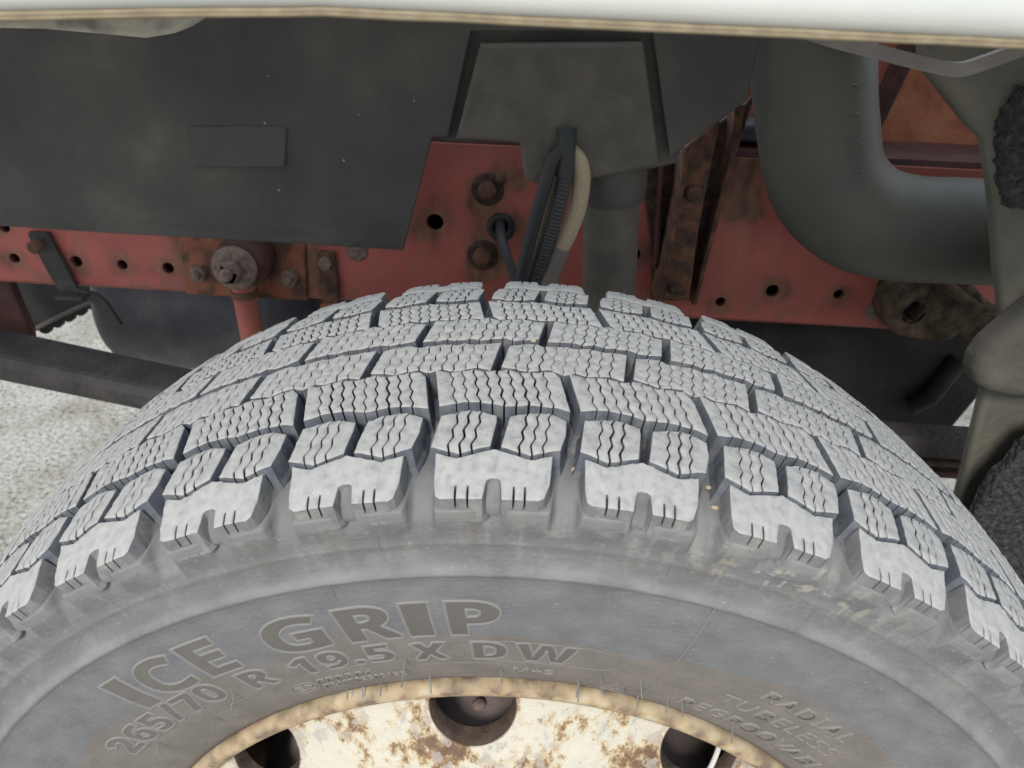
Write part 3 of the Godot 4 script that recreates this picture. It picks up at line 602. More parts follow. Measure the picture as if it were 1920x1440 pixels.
# One tread block: outline in (u, v) mm; sipes = [[u at the middle, lean, gap, phase], ...]; cuts are taken out of it.
func block_mesh(outline: PackedVector2Array, sipes: Array, depth: float, cuts: Array, dig: int) -> ArrayMesh:
	var top := stool(); var wall := stool()
	var out := ccw(outline); var vmin := 1e9; var vmax := -1e9
	for q in out: vmin = minf(vmin, q.y); vmax = maxf(vmax, q.y)
	var vm := (vmin + vmax) * 0.5
	var line := func(s: Array, v: float) -> float: return s[0] + s[1] * (v - vm) + 0.68 * tooth((v - vmin) / 9.8 + s[3])
	var pieces := []
	for i in sipes.size() + 1:
		var strip := PackedVector2Array(); var v := vmin - 4.0; var right := PackedVector2Array()
		while v <= vmax + 4.0:
			strip.append(Vector2(line.call(sipes[i - 1], v) + sipes[i - 1][2] * 0.5 if i > 0 else -500.0, v))
			right.append(Vector2(line.call(sipes[i], v) - sipes[i][2] * 0.5 if i < sipes.size() else 500.0, v))
			v += 1.15
		right.reverse(); strip.append_array(right)
		for p in Geometry2D.intersect_polygons(out, strip): pieces.append(p)
	for c in cuts:
		var left := []
		for p in pieces: left.append_array(Geometry2D.clip_polygons(p, c))
		pieces = left
	for piece in pieces:
		var p := dense(ccw(piece), 2.6)
		var clean := PackedVector2Array()
		for q in p:
			if clean.is_empty() or clean[-1].distance_to(q) > 0.12: clean.append(q)
		if clean.size() > 3 and clean[0].distance_to(clean[-1]) < 0.12: clean.remove_at(clean.size() - 1)
		p = clean
		if p.size() < 4: continue
		var w := PackedFloat32Array()
		for q in p:
			var f := 1.0
			for s in sipes:
				if absf(q.x - line.call(s, q.y)) < s[2] * 0.5 + 0.2: f = 0.3
			for c in cuts:
				for k in c.size():
					if Geometry2D.get_closest_point_to_segment(q, c[k], c[(k + 1) % c.size()]).distance_to(q) < 0.1: f = minf(f, 0.3 if c.size() == 4 else 0.8)
			w.append(f)
		var draft := PackedFloat32Array()
		for i in w.size(): draft.append(1.0 if w[i] > 0.45 and absf(p[i].y - 16.5) < 113.0 else 0.0)
		for i in w.size():
			var e := lump.get_noise_2d(p[i].x * 1.7 + dig * 13.0, p[i].y * 1.7 + 40.0)
			if w[i] > 0.5: w[i] *= clampf(1.05 + e * 1.5, 0.55, 2.4) * (1.9 if rng.randf() < 0.04 else 1.0)
		var rings := [inset(p, 0.62, w), inset(p, 0.2, w), p, inset(p, -0.9, draft), inset(p, -2.1, draft)]
		var hs := [0.0, 0.17, 0.6, depth * 0.8, depth]
		var lift := rng.randf_range(-0.2, 0.2)
		var f := fill(rings[0], [], 4.5)
		var at := func(q: Vector2, h: float, soft: float) -> Vector3:
			return on_tread(q.x, q.y, h + (lift + lump.get_noise_2d(q.x + dig * 71.0, q.y) * 0.42 + lump.get_noise_2d(q.x * 3.0 + dig * 31.0, q.y * 3.0) * 0.16) * soft)
		for i in range(0, f[1].size(), 3):
			for k in 3: top.add_vertex(at.call(f[0][f[1][i + k]], 0.0, 1.0))
		var n := p.size()
		for r in 4:
			var st := top if r < 2 else wall
			if r == 2: wall.set_smooth_group(-1)
			for i in n:
				var j := (i + 1) % n
				var s0 := 1.0 if r < 2 else (0.8 if r == 2 else 0.0)
				var s1 := 1.0 if r == 0 else (0.8 if r == 1 else 0.0)
				var ui = at.call(rings[r][i], hs[r], s0); var uj = at.call(rings[r][j], hs[r], s0)
				var li = at.call(rings[r + 1][i], hs[r + 1], s1); var lj = at.call(rings[r + 1][j], hs[r + 1], s1)
				for q in [uj, ui, li, uj, li, lj]: st.add_vertex(q)
	return done(wall, done(top))

func deg_poly(a: Array) -> PackedVector2Array:                      # (degrees, mm) to (mm, mm)
	var r := PackedVector2Array()
	for i in range(0, a.size(), 2): r.append(Vector2(a[i] * MM, a[i + 1]))
	return r

func turned(p: PackedVector2Array) -> PackedVector2Array:           # the inner half of the tread is the outer half turned end for end
	var r := PackedVector2Array()
	for q in p: r.append(Vector2(2.43 * MM - q.x, 33.0 - q.y))
	return r

func build_wheel():
	var w := thing("wheel", "truck wheel with dusty worn winter tyre on a rusty cream steel rim", "truck wheel", Vector3(0, 0, 0.017))
	var at := HUB - Vector3(0, 0, 0.017)
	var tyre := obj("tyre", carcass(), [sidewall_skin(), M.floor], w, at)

	# outlines of one pitch of the tread, outer half
	var A := deg_poly([-4.08, 109.8, -2.73, 112.3, -0.41, 108.0, 1.94, 112.4, 3.33, 110.2, 3.2, 123.0, 2.9, 129.8, 2.55, 131.3, -3.6, 131.3, -3.92, 129.8, -4.05, 124.5])
	var B1 := deg_poly([-4.07, 85.3, -3.0, 83.6, -2.2, 82.2, -1.4, 82.9, -0.38, 85.5, -0.37, 90.6, -0.65, 106.5, -2.67, 110.4, -4.41, 106.7])
	var B2 := deg_poly([0.5, 85.9, 1.42, 83.7, 2.3, 82.5, 3.07, 82.4, 4.22, 86.3, 4.16, 96.3, 3.8, 106.8, 1.9, 110.4, 0.04, 106.8])
	var C := deg_poly([-5.0, 46.6, -3.95, 49.7, -2.3, 47.3, -1.4, 49.4, 0.18, 47.0, 1.04, 50.0, 2.65, 47.6, 3.3, 46.9, 3.82, 51.5, 4.46, 79.3, 3.62, 77.4, 1.79, 76.6, 0.18, 78.4, -0.84, 76.2, -2.64, 74.9, -4.29, 77.9])
	var D := deg_poly([0.13, 21.7, 1.02, 19.5, 2.02, 18.2, 2.64, 21.0, 3.63, 20.0, 4.51, 18.7, 5.28, 20.6, 6.29, 18.6, 6.97, 20.6, 8.05, 19.2, 8.94, 18.9, 8.37, 47.9, 7.38, 44.7, 6.64, 46.5, 5.8, 48.2, 4.92, 45.6, 4.05, 48.8, 3.18, 45.0, 2.35, 46.2, 1.48, 48.0, 0.58, 45.6, -0.34, 43.9])
	var row := func(u0: float, u1: float, n: int, lean: float, g0: float, g1: float, edge: float) -> Array:
		var s := []
		for i in n:
			var f := lerpf(edge, 1.0 - edge, float(i) / (n - 1))
			s.append([lerpf(u0, u1, f) * MM, lean * MM, rng.randf_range(g0, g1), rng.randf_range(0.1, 0.16)])
		return s
	var notch := deg_poly([-0.76, 122.6, -0.5, 121.6, -0.1, 121.6, 0.12, 122.6, 0.32, 136.0, -1.1, 136.0])
	var slit := func(a: float) -> PackedVector2Array: return P([a * MM - 0.5, 125.2, a * MM + 0.5, 125.2, a * MM + 0.5, 140.0, a * MM - 0.5, 140.0])
	var lows := {}
	for inner in [false, true]:
		var o := func(p: PackedVector2Array) -> PackedVector2Array: return turned(p) if inner else p
		for item in [["A", A, 3], ["B", B1, 3], ["B", B2, 3], ["C", C, 3], ["D", D, 3]]:
			var meshes := []
			for v in item[2]:
				var sip := []; var cuts := []; var depth := 13.5
				match item[0]:
					"A": cuts = [o.call(notch), o.call(slit.call(-2.67)), o.call(slit.call(-1.9)), o.call(slit.call(0.98)), o.call(slit.call(1.68))]; depth = 13.5
					"B": sip = row.call(-4.2 if item[1] == B1 else 0.3, -0.5 if item[1] == B1 else 4.05, 3, -0.0175, 0.6, 1.15, 0.3)
					"C": sip = row.call(-4.62, 4.1, 9, 0.0225, 0.6, 1.2, 0.125)
					"D": sip = row.call(-0.1, 8.65, 9, -0.0205, 0.2, 0.85, 0.115)
				if inner:
					var t := []
					for s in sip: t.append([2.43 * MM - s[0], s[1], s[2], s[3] + 0.3])
					t.reverse(); sip = t
				meshes.append(block_mesh(o.call(item[1]), sip, depth, cuts, v * 7 + rng.randi() % 90))
			for k in range(-9, 10):
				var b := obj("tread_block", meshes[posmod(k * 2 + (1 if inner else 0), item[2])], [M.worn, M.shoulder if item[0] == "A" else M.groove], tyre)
				b.rotation_degrees.z = -k * PITCH
	# floors of the shoulder notches, the slits and the tie bars between the sipe blocks
	for inner in [false, true]:
		var pt := func(d: float, v: float, h: float) -> Vector3:
			var q := Vector2(d * MM, v)
			if inner: q = Vector2(2.43 * MM - q.x, 33.0 - q.y)
			return on_tread(q.x, q.y, h)
		var sheet := func(cols: Array, d0: float, d1: float) -> ArrayMesh:
			var st := stool()
			for i in cols.size() - 1:
				quad(st, pt.call(d0, cols[i][0], cols[i][1]), pt.call(d0, cols[i + 1][0], cols[i + 1][1]), pt.call(d1, cols[i + 1][0], cols[i + 1][1]), pt.call(d1, cols[i][0], cols[i][1]))
			return done(st)
		var bar := func(d0: float, d1: float) -> ArrayMesh:
			var st := stool(); st.set_smooth_group(-1); var t := []
			for h in [10.2, 14.0]:
				for q in [[d0, 58.0], [d0 + 0.3, 71.0], [d1 + 0.3, 71.0], [d1, 58.0]]: t.append(pt.call(q[0], q[1], h))
			quad(st, t[0], t[1], t[2], t[3])
			for i in 4: quad(st, t[i], t[i + 4], t[(i + 1) % 4 + 4], t[(i + 1) % 4])
			return done(st)
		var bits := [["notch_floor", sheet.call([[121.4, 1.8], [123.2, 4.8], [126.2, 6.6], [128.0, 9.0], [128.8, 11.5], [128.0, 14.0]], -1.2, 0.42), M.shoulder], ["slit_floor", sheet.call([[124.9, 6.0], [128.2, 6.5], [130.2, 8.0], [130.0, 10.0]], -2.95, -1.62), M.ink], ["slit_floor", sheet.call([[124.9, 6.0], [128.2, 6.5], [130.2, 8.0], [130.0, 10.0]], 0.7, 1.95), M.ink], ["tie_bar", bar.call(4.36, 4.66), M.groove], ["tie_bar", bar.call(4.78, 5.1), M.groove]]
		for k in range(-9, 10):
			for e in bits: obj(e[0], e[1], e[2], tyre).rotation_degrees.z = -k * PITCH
	# the rest of the tread, round the back and under the wheel
	var rest := stool(); rest.set_smooth_group(-1)
	for k in range(10, 29):
		for inner in [false, true]:
			for p0 in [A, B1, B2, C, D]:
				var p := ccw(turned(p0) if inner else p0); var sh := k * PITCH * MM
				var put := func(q: Vector2, h: float):
					var v := on_tread(q.x + sh, q.y, h); v.y = maxf(v.y, -0.4145); rest.add_vertex(v)
				var idx := Geometry2D.triangulate_polygon(p)
				for i in range(0, idx.size(), 3):
					var fl := (p[idx[i + 1]] - p[idx[i]]).cross(p[idx[i + 2]] - p[idx[i]]) < 0
					for q in ([0, 2, 1] if fl else [0, 1, 2]): put.call(p[idx[i + q]], 0.0)
				for i in p.size():
					var j := (i + 1) % p.size()
					put.call(p[j], 0.0); put.call(p[i], 0.0); put.call(p[i], 14.0); put.call(p[j], 0.0); put.call(p[i], 14.0); put.call(p[j], 14.0)
	obj("tread_underside", done(rest), M.worn, tyre).set_meta("kind", "stuff")

	for q in [[-1.1, -45.0, 0.2], [1.9, 13.0, 0.3], [4.95, 104.0, 12.6], [14.2, 101.0, 12.6], [14.5, 112.0, 12.0], [-7.2, 60.0, 0.3], [9.0, 57.0, 12.0]]:
		var s := 0.0009 + rng.randf() * 0.0006
		var sp := obj("grit", lathe(P([0.0, s * 0.7, s * 0.8, s * 0.4, s, -s]), 7), M.fleck, tyre, on_tread(q[0] * MM, q[1], q[2]))
		sp.rotation = Vector3(-PI / 2, 0, -deg_to_rad(q[0])); sp.scale = Vector3(1.5, 0.9, 1.0)
	build_lettering(tyre)
	build_rim(w, at)

const SIDE_R := [0.2540, 0.2562, 0.262, 0.275, 0.30, 0.33, 0.345, 0.355, 0.3622, 0.3640, 0.3655, 0.3672, 0.3700, 0.376, 0.3808, 0.3816, 0.3824, 0.387]
const SIDE_Z := [0.0950, 0.1010, 0.1050, 0.1108, 0.1192, 0.1264, 0.1288, 0.1297, 0.1300, 0.1312, 0.1312, 0.1296, 0.1287, 0.1281, 0.1279, 0.1283, 0.1279, 0.1281]

func side_z(r: float) -> float:
	for i in SIDE_R.size() - 1:
		if r <= SIDE_R[i + 1]: return remap(r, SIDE_R[i], SIDE_R[i + 1], SIDE_Z[i], SIDE_Z[i + 1])
	return 0.1281

func on_side(deg: float, r: float, h: float) -> Vector3:             # a place on the outer sidewall, h metres proud of it
	var s := (side_z(r + 0.004) - side_z(r - 0.004)) / 0.008
	var l := sqrt(1.0 + s * s); var a := deg_to_rad(deg + TURN); var q := r - h * s / l
	return Vector3(sin(a) * q, cos(a) * q, side_z(r) + h / l)

func carcass() -> ArrayMesh:
	var plain := []; var gap := []
	for i in SIDE_R.size():
		plain.append(Vector2(SIDE_R[i], SIDE_Z[i])); gap.append(Vector2(SIDE_R[i], SIDE_Z[i]))
	plain.append_array([Vector2(0.3905, 0.1292), Vector2(0.3940, 0.1303), Vector2(0.3980, 0.1312), Vector2(0.4025, 0.1317), Vector2(0.4038, 0.1317), Vector2(0.4047, 0.1305), Vector2(0.4055, 0.116), Vector2(0.4092, 0.1)])
	gap.append_array([Vector2(0.3905, 0.1283), Vector2(0.3918, 0.1272), Vector2(0.3952, 0.1248), Vector2(0.3998, 0.1212), Vector2(0.4035, 0.1180), Vector2(0.4066, 0.1130), Vector2(0.4085, 0.107), Vector2(0.4092, 0.1)])
	var cut := SIDE_R.size() + 7                                     # rows before this carry the sidewall skin
	for v in [80, 60, 40, 16, -8, -28, -48, -66, -80]:
		var q := Vector2(prof(v) * 0.001 - 0.0136, v * 0.001); plain.append(q); gap.append(q)
	for q in [Vector2(0.405, -0.092), Vector2(0.392, -0.096), Vector2(0.36, -0.098), Vector2(0.31, -0.088), Vector2(0.256, -0.066), Vector2(0.25, -0.06)]: plain.append(q); gap.append(q)
	var angs := PackedFloat32Array()
	for k in 38:
		for a in [-3.9, -2.4, -1.45, -1.2, -1.05, -0.9, -0.4, 0.1, 0.25, 0.4, 0.65, 1.6, 2.5, 3.0, 3.2, 3.35, 3.5, 3.7, 4.0, 4.36, 4.75, 5.05, 5.2, 5.35, 5.48]: angs.append(k * PITCH + a)
	var skin := stool(); var floor_ := stool()
	var pos := func(a: float, i: int) -> Vector3:
		var g := absf(wrapf(a - 4.37, -PITCH * 0.5, PITCH * 0.5))
		var f := 1.0 - smoothstep(0.66, 1.08, g)
		f = maxf(f, 0.62 * (1.0 - smoothstep(0.55, 0.95, absf(wrapf(a + 0.39, -PITCH * 0.5, PITCH * 0.5)))))
		var q: Vector2 = plain[i].lerp(gap[i], f)
		var n := 0.0
		if i >= cut - 7 and i < cut + 1: n = lump.get_noise_2d(a * 14.0, i * 9.0) * 0.0007 * f
		var t := deg_to_rad(a + TURN)
		var v := Vector3(sin(t) * (q.x + n), cos(t) * (q.x + n), q.y + n)
		v.y = maxf(v.y, -0.4145)
		return v
	for k in angs.size():
		var a := angs[k]; var b := angs[k + 1] if k + 1 < angs.size() else angs[0] + 360.0
		for i in plain.size() - 1:
			var st := skin if i < cut else floor_
			var c := [pos.call(a, i), pos.call(b, i), pos.call(b, i + 1), pos.call(a, i + 1)]
			var uv := [Vector2((a + 60.0) / 120.0, vcoord(plain[i].x, i, cut)), Vector2((b + 60.0) / 120.0, vcoord(plain[i].x, i, cut)), Vector2((b + 60.0) / 120.0, vcoord(plain[i + 1].x, i + 1, cut)), Vector2((a + 60.0) / 120.0, vcoord(plain[i + 1].x, i + 1, cut))]
			for q in [0, 2, 1, 0, 3, 2]:                               # clockwise seen from outside, as Godot wants it
				st.set_uv(uv[q]); st.add_vertex(c[q])
	var m := ArrayMesh.new()
	for s in [skin, floor_]:
		done(s, m)
	return m

func vcoord(r: float, i: int, cut: int) -> float:
	return clampf(1.0 - (r - 0.25) / 0.16, 0.0, 1.0)

func sidewall_skin() -> StandardMaterial3D:
	var w := 2048; var h := 640
	var n := FastNoiseLite.new(); n.seed = 77; n.frequency = 0.01; n.fractal_octaves = 5
	var f := FastNoiseLite.new(); f.seed = 78; f.frequency = 0.09; f.fractal_octaves = 2
	var edge_a := [-60.0, -46.6, -34.0, -22.5, -14.5, -6.0, 2.3, 12.9, 21.0, 29.6, 41.7, 60.0]
	var edge_r := [0.318, 0.322, 0.321, 0.314, 0.322, 0.317, 0.314, 0.311, 0.318, 0.325, 0.320, 0.318]
	var cracks := [[-8.3, 0.379, 0.389], [-12.9, 0.352, 0.361], [-27.5, 0.352, 0.360], [1.4, 0.383, 0.388], [12.4, 0.374, 0.380], [24.0, 0.371, 0.379], [-19.0, 0.386, 0.393]]
	var d := PackedByteArray(); d.resize(w * h * 3)
	for i in w:
		var deg := -60.0 + 120.0 * (i + 0.5) / w
		var bound := 0.32
		var here := cracks.filter(func(q): return absf(deg - q[0]) < 0.5)
		for k in edge_a.size() - 1:
			if deg >= edge_a[k] and deg <= edge_a[k + 1]: bound = lerpf(edge_r[k], edge_r[k + 1], smoothstep(edge_a[k], edge_a[k + 1], deg))
		var streak := f.get_noise_2d(i * 0.5, 7.0)
		var streak2 := f.get_noise_2d(i * 0.16 + 300.0, 7.0)
		var crust := exp(-pow((deg - 22.0) / 6.5, 2)) + 0.25 * exp(-pow((deg - 8.0) / 9.0, 2))
		for j in h:
			var r := 0.25 + 0.16 * (1.0 - (j + 0.5) / h)
			var a := n.get_noise_2d(i, j * 1.0); var b := n.get_noise_2d(i * 2.6 + 900, j * 2.6); var s := f.get_noise_2d(i * 1.0, j * 1.0)
			var up := Vector3(0.146, 0.149, 0.156) * (1.0 + a * 0.24 + s * 0.07)
			var lo := Vector3(0.165, 0.149, 0.136) * (1.0 + a * 0.2 + s * 0.07)
			var m := smoothstep(-0.0035, 0.0035, r - bound + a * 0.006)
			var c := lo.lerp(up, m)
			c = c.lerp(Vector3(0.15, 0.148, 0.145), 0.4 * smoothstep(0.05, 0.55, b) * m)
			# pale dust along the two rings and scuffs towards the tread
			c = c.lerp(Vector3(0.24, 0.235, 0.225), 0.5 * exp(-pow((r - 0.3668) / 0.0035, 2)) * (0.6 + a))
			c = c.lerp(Vector3(0.07, 0.064, 0.056), 0.4 * exp(-pow((r - 0.3628) / 0.0009, 2)))
			c = c.lerp(Vector3(0.17, 0.145, 0.11), 0.35 * exp(-pow((r - 0.3816) / 0.0006, 2)))
			var band := smoothstep(0.366, 0.376, r)
			c = c.lerp(Vector3(0.24, 0.225, 0.195), band * smoothstep(0.1, 0.7, streak * 0.9 + a * 0.8 + s * 0.35) * 0.3)
			c = c.lerp(Vector3(0.13, 0.105, 0.085), band * smoothstep(0.1, 0.7, streak2 + b * 0.5) * 0.22)
			var cr := crust * smoothstep(0.374, 0.39, r) * (smoothstep(0.1, 0.62, b * 0.8 + s * 0.2 + streak * 0.8))
			c = c.lerp(Vector3(0.36, 0.335, 0.275), clampf(cr * 0.8, 0, 0.7))
			c = c.lerp(Vector3(0.205, 0.203, 0.2), 0.55 * smoothstep(0.3945, 0.400, r))
			for q in here:
				if absf(deg - q[0] - a * 0.25) < 0.03 and r > q[1] and r < q[2]: c = c * 0.6
			if s > 0.74 - 0.1 * b: c = c.lerp(Vector3(0.34, 0.33, 0.31), 0.45)
			var q := Color(clampf(c.x, 0, 1), clampf(c.y, 0, 1), clampf(c.z, 0, 1)).linear_to_srgb(); var k := (j * w + i) * 3
			d[k] = int(q.r * 255); d[k + 1] = int(q.g * 255); d[k + 2] = int(q.b * 255)
	var m := StandardMaterial3D.new()
	m.albedo_texture = ImageTexture.create_from_image(Image.create_from_data(w, h, false, Image.FORMAT_RGB8, d))
	m.roughness = 0.72; m.metallic_specular = 0.4
	m.normal_enabled = true; m.normal_texture = normal_tex(79, 0.05, 3.0, 1024, 4); m.normal_scale = 0.35
	return m

# ---- lettering moulded on the sidewall
func glyph(ts: TextServer, rid: RID, ch: String) -> Array:            # [outlines (y up, cap height 1), advance]
	var gi := ts.font_get_glyph_index(rid, 64, ch.unicode_at(0), 0)
	var c := ts.font_get_glyph_contours(rid, 64, gi); var outs := []; var from := 0
	for e in c.get("contours", PackedInt32Array()):
		var p := PackedVector2Array()
		for i in range(from, e + 1):
			var v: Vector3 = c.points[i]; var q := Vector2(v.x, -v.y) / 45.7
			if p.is_empty() or p[-1].distance_to(q) > 0.004: p.append(q)
		if p.size() > 1 and p[0].distance_to(p[-1]) < 0.004: p.remove_at(p.size() - 1)
		if p.size() > 2: outs.append(p)
		from = e + 1
	return [outs, ts.font_get_glyph_advance(rid, 64, gi).x / 45.7]

# style 0: outlined and filled with fine ribs; 1: solid raised strokes
func text_on_tyre(tyre: Node, text: String, a0: float, a1: float, base: float, height: float, style: int, weight: int):
	var ts := TextServerManager.get_primary_interface()
	var font := SystemFont.new(); font.font_names = PackedStringArray(["Droid Sans"]); font.font_weight = weight
	var rid: RID = font.get_rids()[0]
	var gs := []; var total := 0.0
	for ch in text:
		var g := glyph(ts, rid, ch)
		if ch == "I" and style == 0: g = [[P([0.08, 0.0, 0.40, 0.0, 0.40, 1.0, 0.08, 1.0])], 0.48]
		gs.append(g); total += g[1]
	var mid := base + height * 0.5
	var sx := deg_to_rad(a1 - a0) * mid / total                      # metres per unit of width
	var x := 0.0
	for g in gs:
		if g[0].size():
			var origin: float = a0 + rad_to_deg(x * sx / mid)
			var put := func(q: Vector2, h: float) -> Vector3: return on_side(origin + rad_to_deg(q.x / mid), base + q.y, h)
			var loops := []
			for p in g[0]:
				var q := PackedVector2Array()
				for v in p: q.append(Vector2((v.x * (0.93 if style == 0 else 1.0) + g[1] * (0.035 if style == 0 else 0.0)) * sx, v.y * height))
				loops.append(dense(q, 0.0025 if style == 0 else 0.0015))
			var outers := []; var holes := []
			for i in loops.size():
				var inside := false
				for k in loops.size():
					if k != i and Geometry2D.is_point_in_polygon(loops[i][0], loops[k]): inside = true
				if inside: holes.append(loops[i])
				else: outers.append(loops[i])
			if style == 0:                                          # heavier strokes
				var fat := height * (0.035 if height > 0.02 else 0.05)
				loops = []
				for i in outers.size(): outers[i] = inset(ccw(outers[i]), -fat); loops.append(outers[i])
				for i in holes.size(): holes[i] = inset(ccw(holes[i]), fat); loops.append(holes[i])
			var st := stool(); var dark := stool(); var edge := stool()
			var wdt := 0.0009 if style == 0 else 0.0; var hgt := 0.0009 if style == 0 else 0.00065
			if style == 0:
				for lp in loops:
					var c := ccw(lp)
					var o := inset(c, -wdt); var n := inset(c, wdt)
					for i in c.size():
						var j := (i + 1) % c.size()
						quad(edge, put.call(o[i], 0.0), put.call(o[j], 0.0), put.call(c[j], hgt), put.call(c[i], hgt))
						quad(edge, put.call(c[i], hgt), put.call(c[j], hgt), put.call(n[j], 0.0), put.call(n[i], 0.0))
			for ou in outers:
				var mine := []
				for ho in holes:
					if Geometry2D.is_point_in_polygon(ho[0], ou): mine.append(ccw(ho))
				var fl := fill(ccw(ou), mine, 0.0)
				for i in range(0, fl[1].size(), 3):
					var tgt := dark if style == 0 else st
					tri(tgt, put.call(fl[0][fl[1][i]], 0.00012 if style == 0 else hgt), put.call(fl[0][fl[1][i + 1]], 0.00012 if style == 0 else hgt), put.call(fl[0][fl[1][i + 2]], 0.00012 if style == 0 else hgt))
				if style == 1:
					for lp in [ccw(ou)] + mine:
						var o2 := inset(lp, -0.0003 if lp == ccw(ou) else 0.0003)
						for i in lp.size():
							var j: int = (i + 1) % lp.size()
							quad(st, put.call(o2[i], -0.0001), put.call(o2[j], -0.0001), put.call(lp[j], hgt), put.call(lp[i], hgt))
				else:                                                # upright ribs inside the outline
					var box := Rect2(ou[0], Vector2.ZERO)
					for q in ou: box = box.expand(q)
					var step := 0.00125; var u := box.position.x + 0.0012
					while u < box.end.x - 0.0006:
						var parts := Geometry2D.intersect_polyline_with_polygon(PackedVector2Array([Vector2(u, box.position.y - 0.01), Vector2(u, box.end.y + 0.01)]), ou)
						for ho in mine:
							var left := []
							for pl in parts: left.append_array(Geometry2D.clip_polyline_with_polygon(pl, ho))
							parts.assign(left)
						for pl in parts:
							var lo := minf(pl[0].y, pl[-1].y) + 0.0007; var hi := maxf(pl[0].y, pl[-1].y) - 0.0007
							if hi - lo < 0.0015: continue
							var k := maxi(1, int((hi - lo) / 0.008))
							for s in k:
								var y0 := lerpf(lo, hi, float(s) / k); var y1 := lerpf(lo, hi, float(s + 1) / k)
								quad(st, put.call(Vector2(u - 0.0003, y0), 0.0), put.call(Vector2(u, y0), 0.00045), put.call(Vector2(u, y1), 0.00045), put.call(Vector2(u - 0.0003, y1), 0.0))
								quad(st, put.call(Vector2(u, y0), 0.00045), put.call(Vector2(u + 0.0003, y0), 0.0), put.call(Vector2(u + 0.0003, y1), 0.0), put.call(Vector2(u, y1), 0.00045))
						u += step
			var m := ArrayMesh.new()
			var mats := []
			done(st, m); mats.append(M.letter if style == 1 else M.rib)
			if style == 0: done(dark, m); mats.append(M.ink); done(edge, m); mats.append(M.outline)
			obj("letter", m, mats, tyre)
		x += g[1]

func ring_line(tyre: Node, called: String, pts: Array, r: float):      # a raised hairline through (degrees, radius) points
	var p := PackedVector3Array()
	for i in range(0, pts.size(), 2): p.append(on_side(pts[i], pts[i + 1], 0.0001))
	obj(called, tube(p, r, 6), M.letter, tyre)

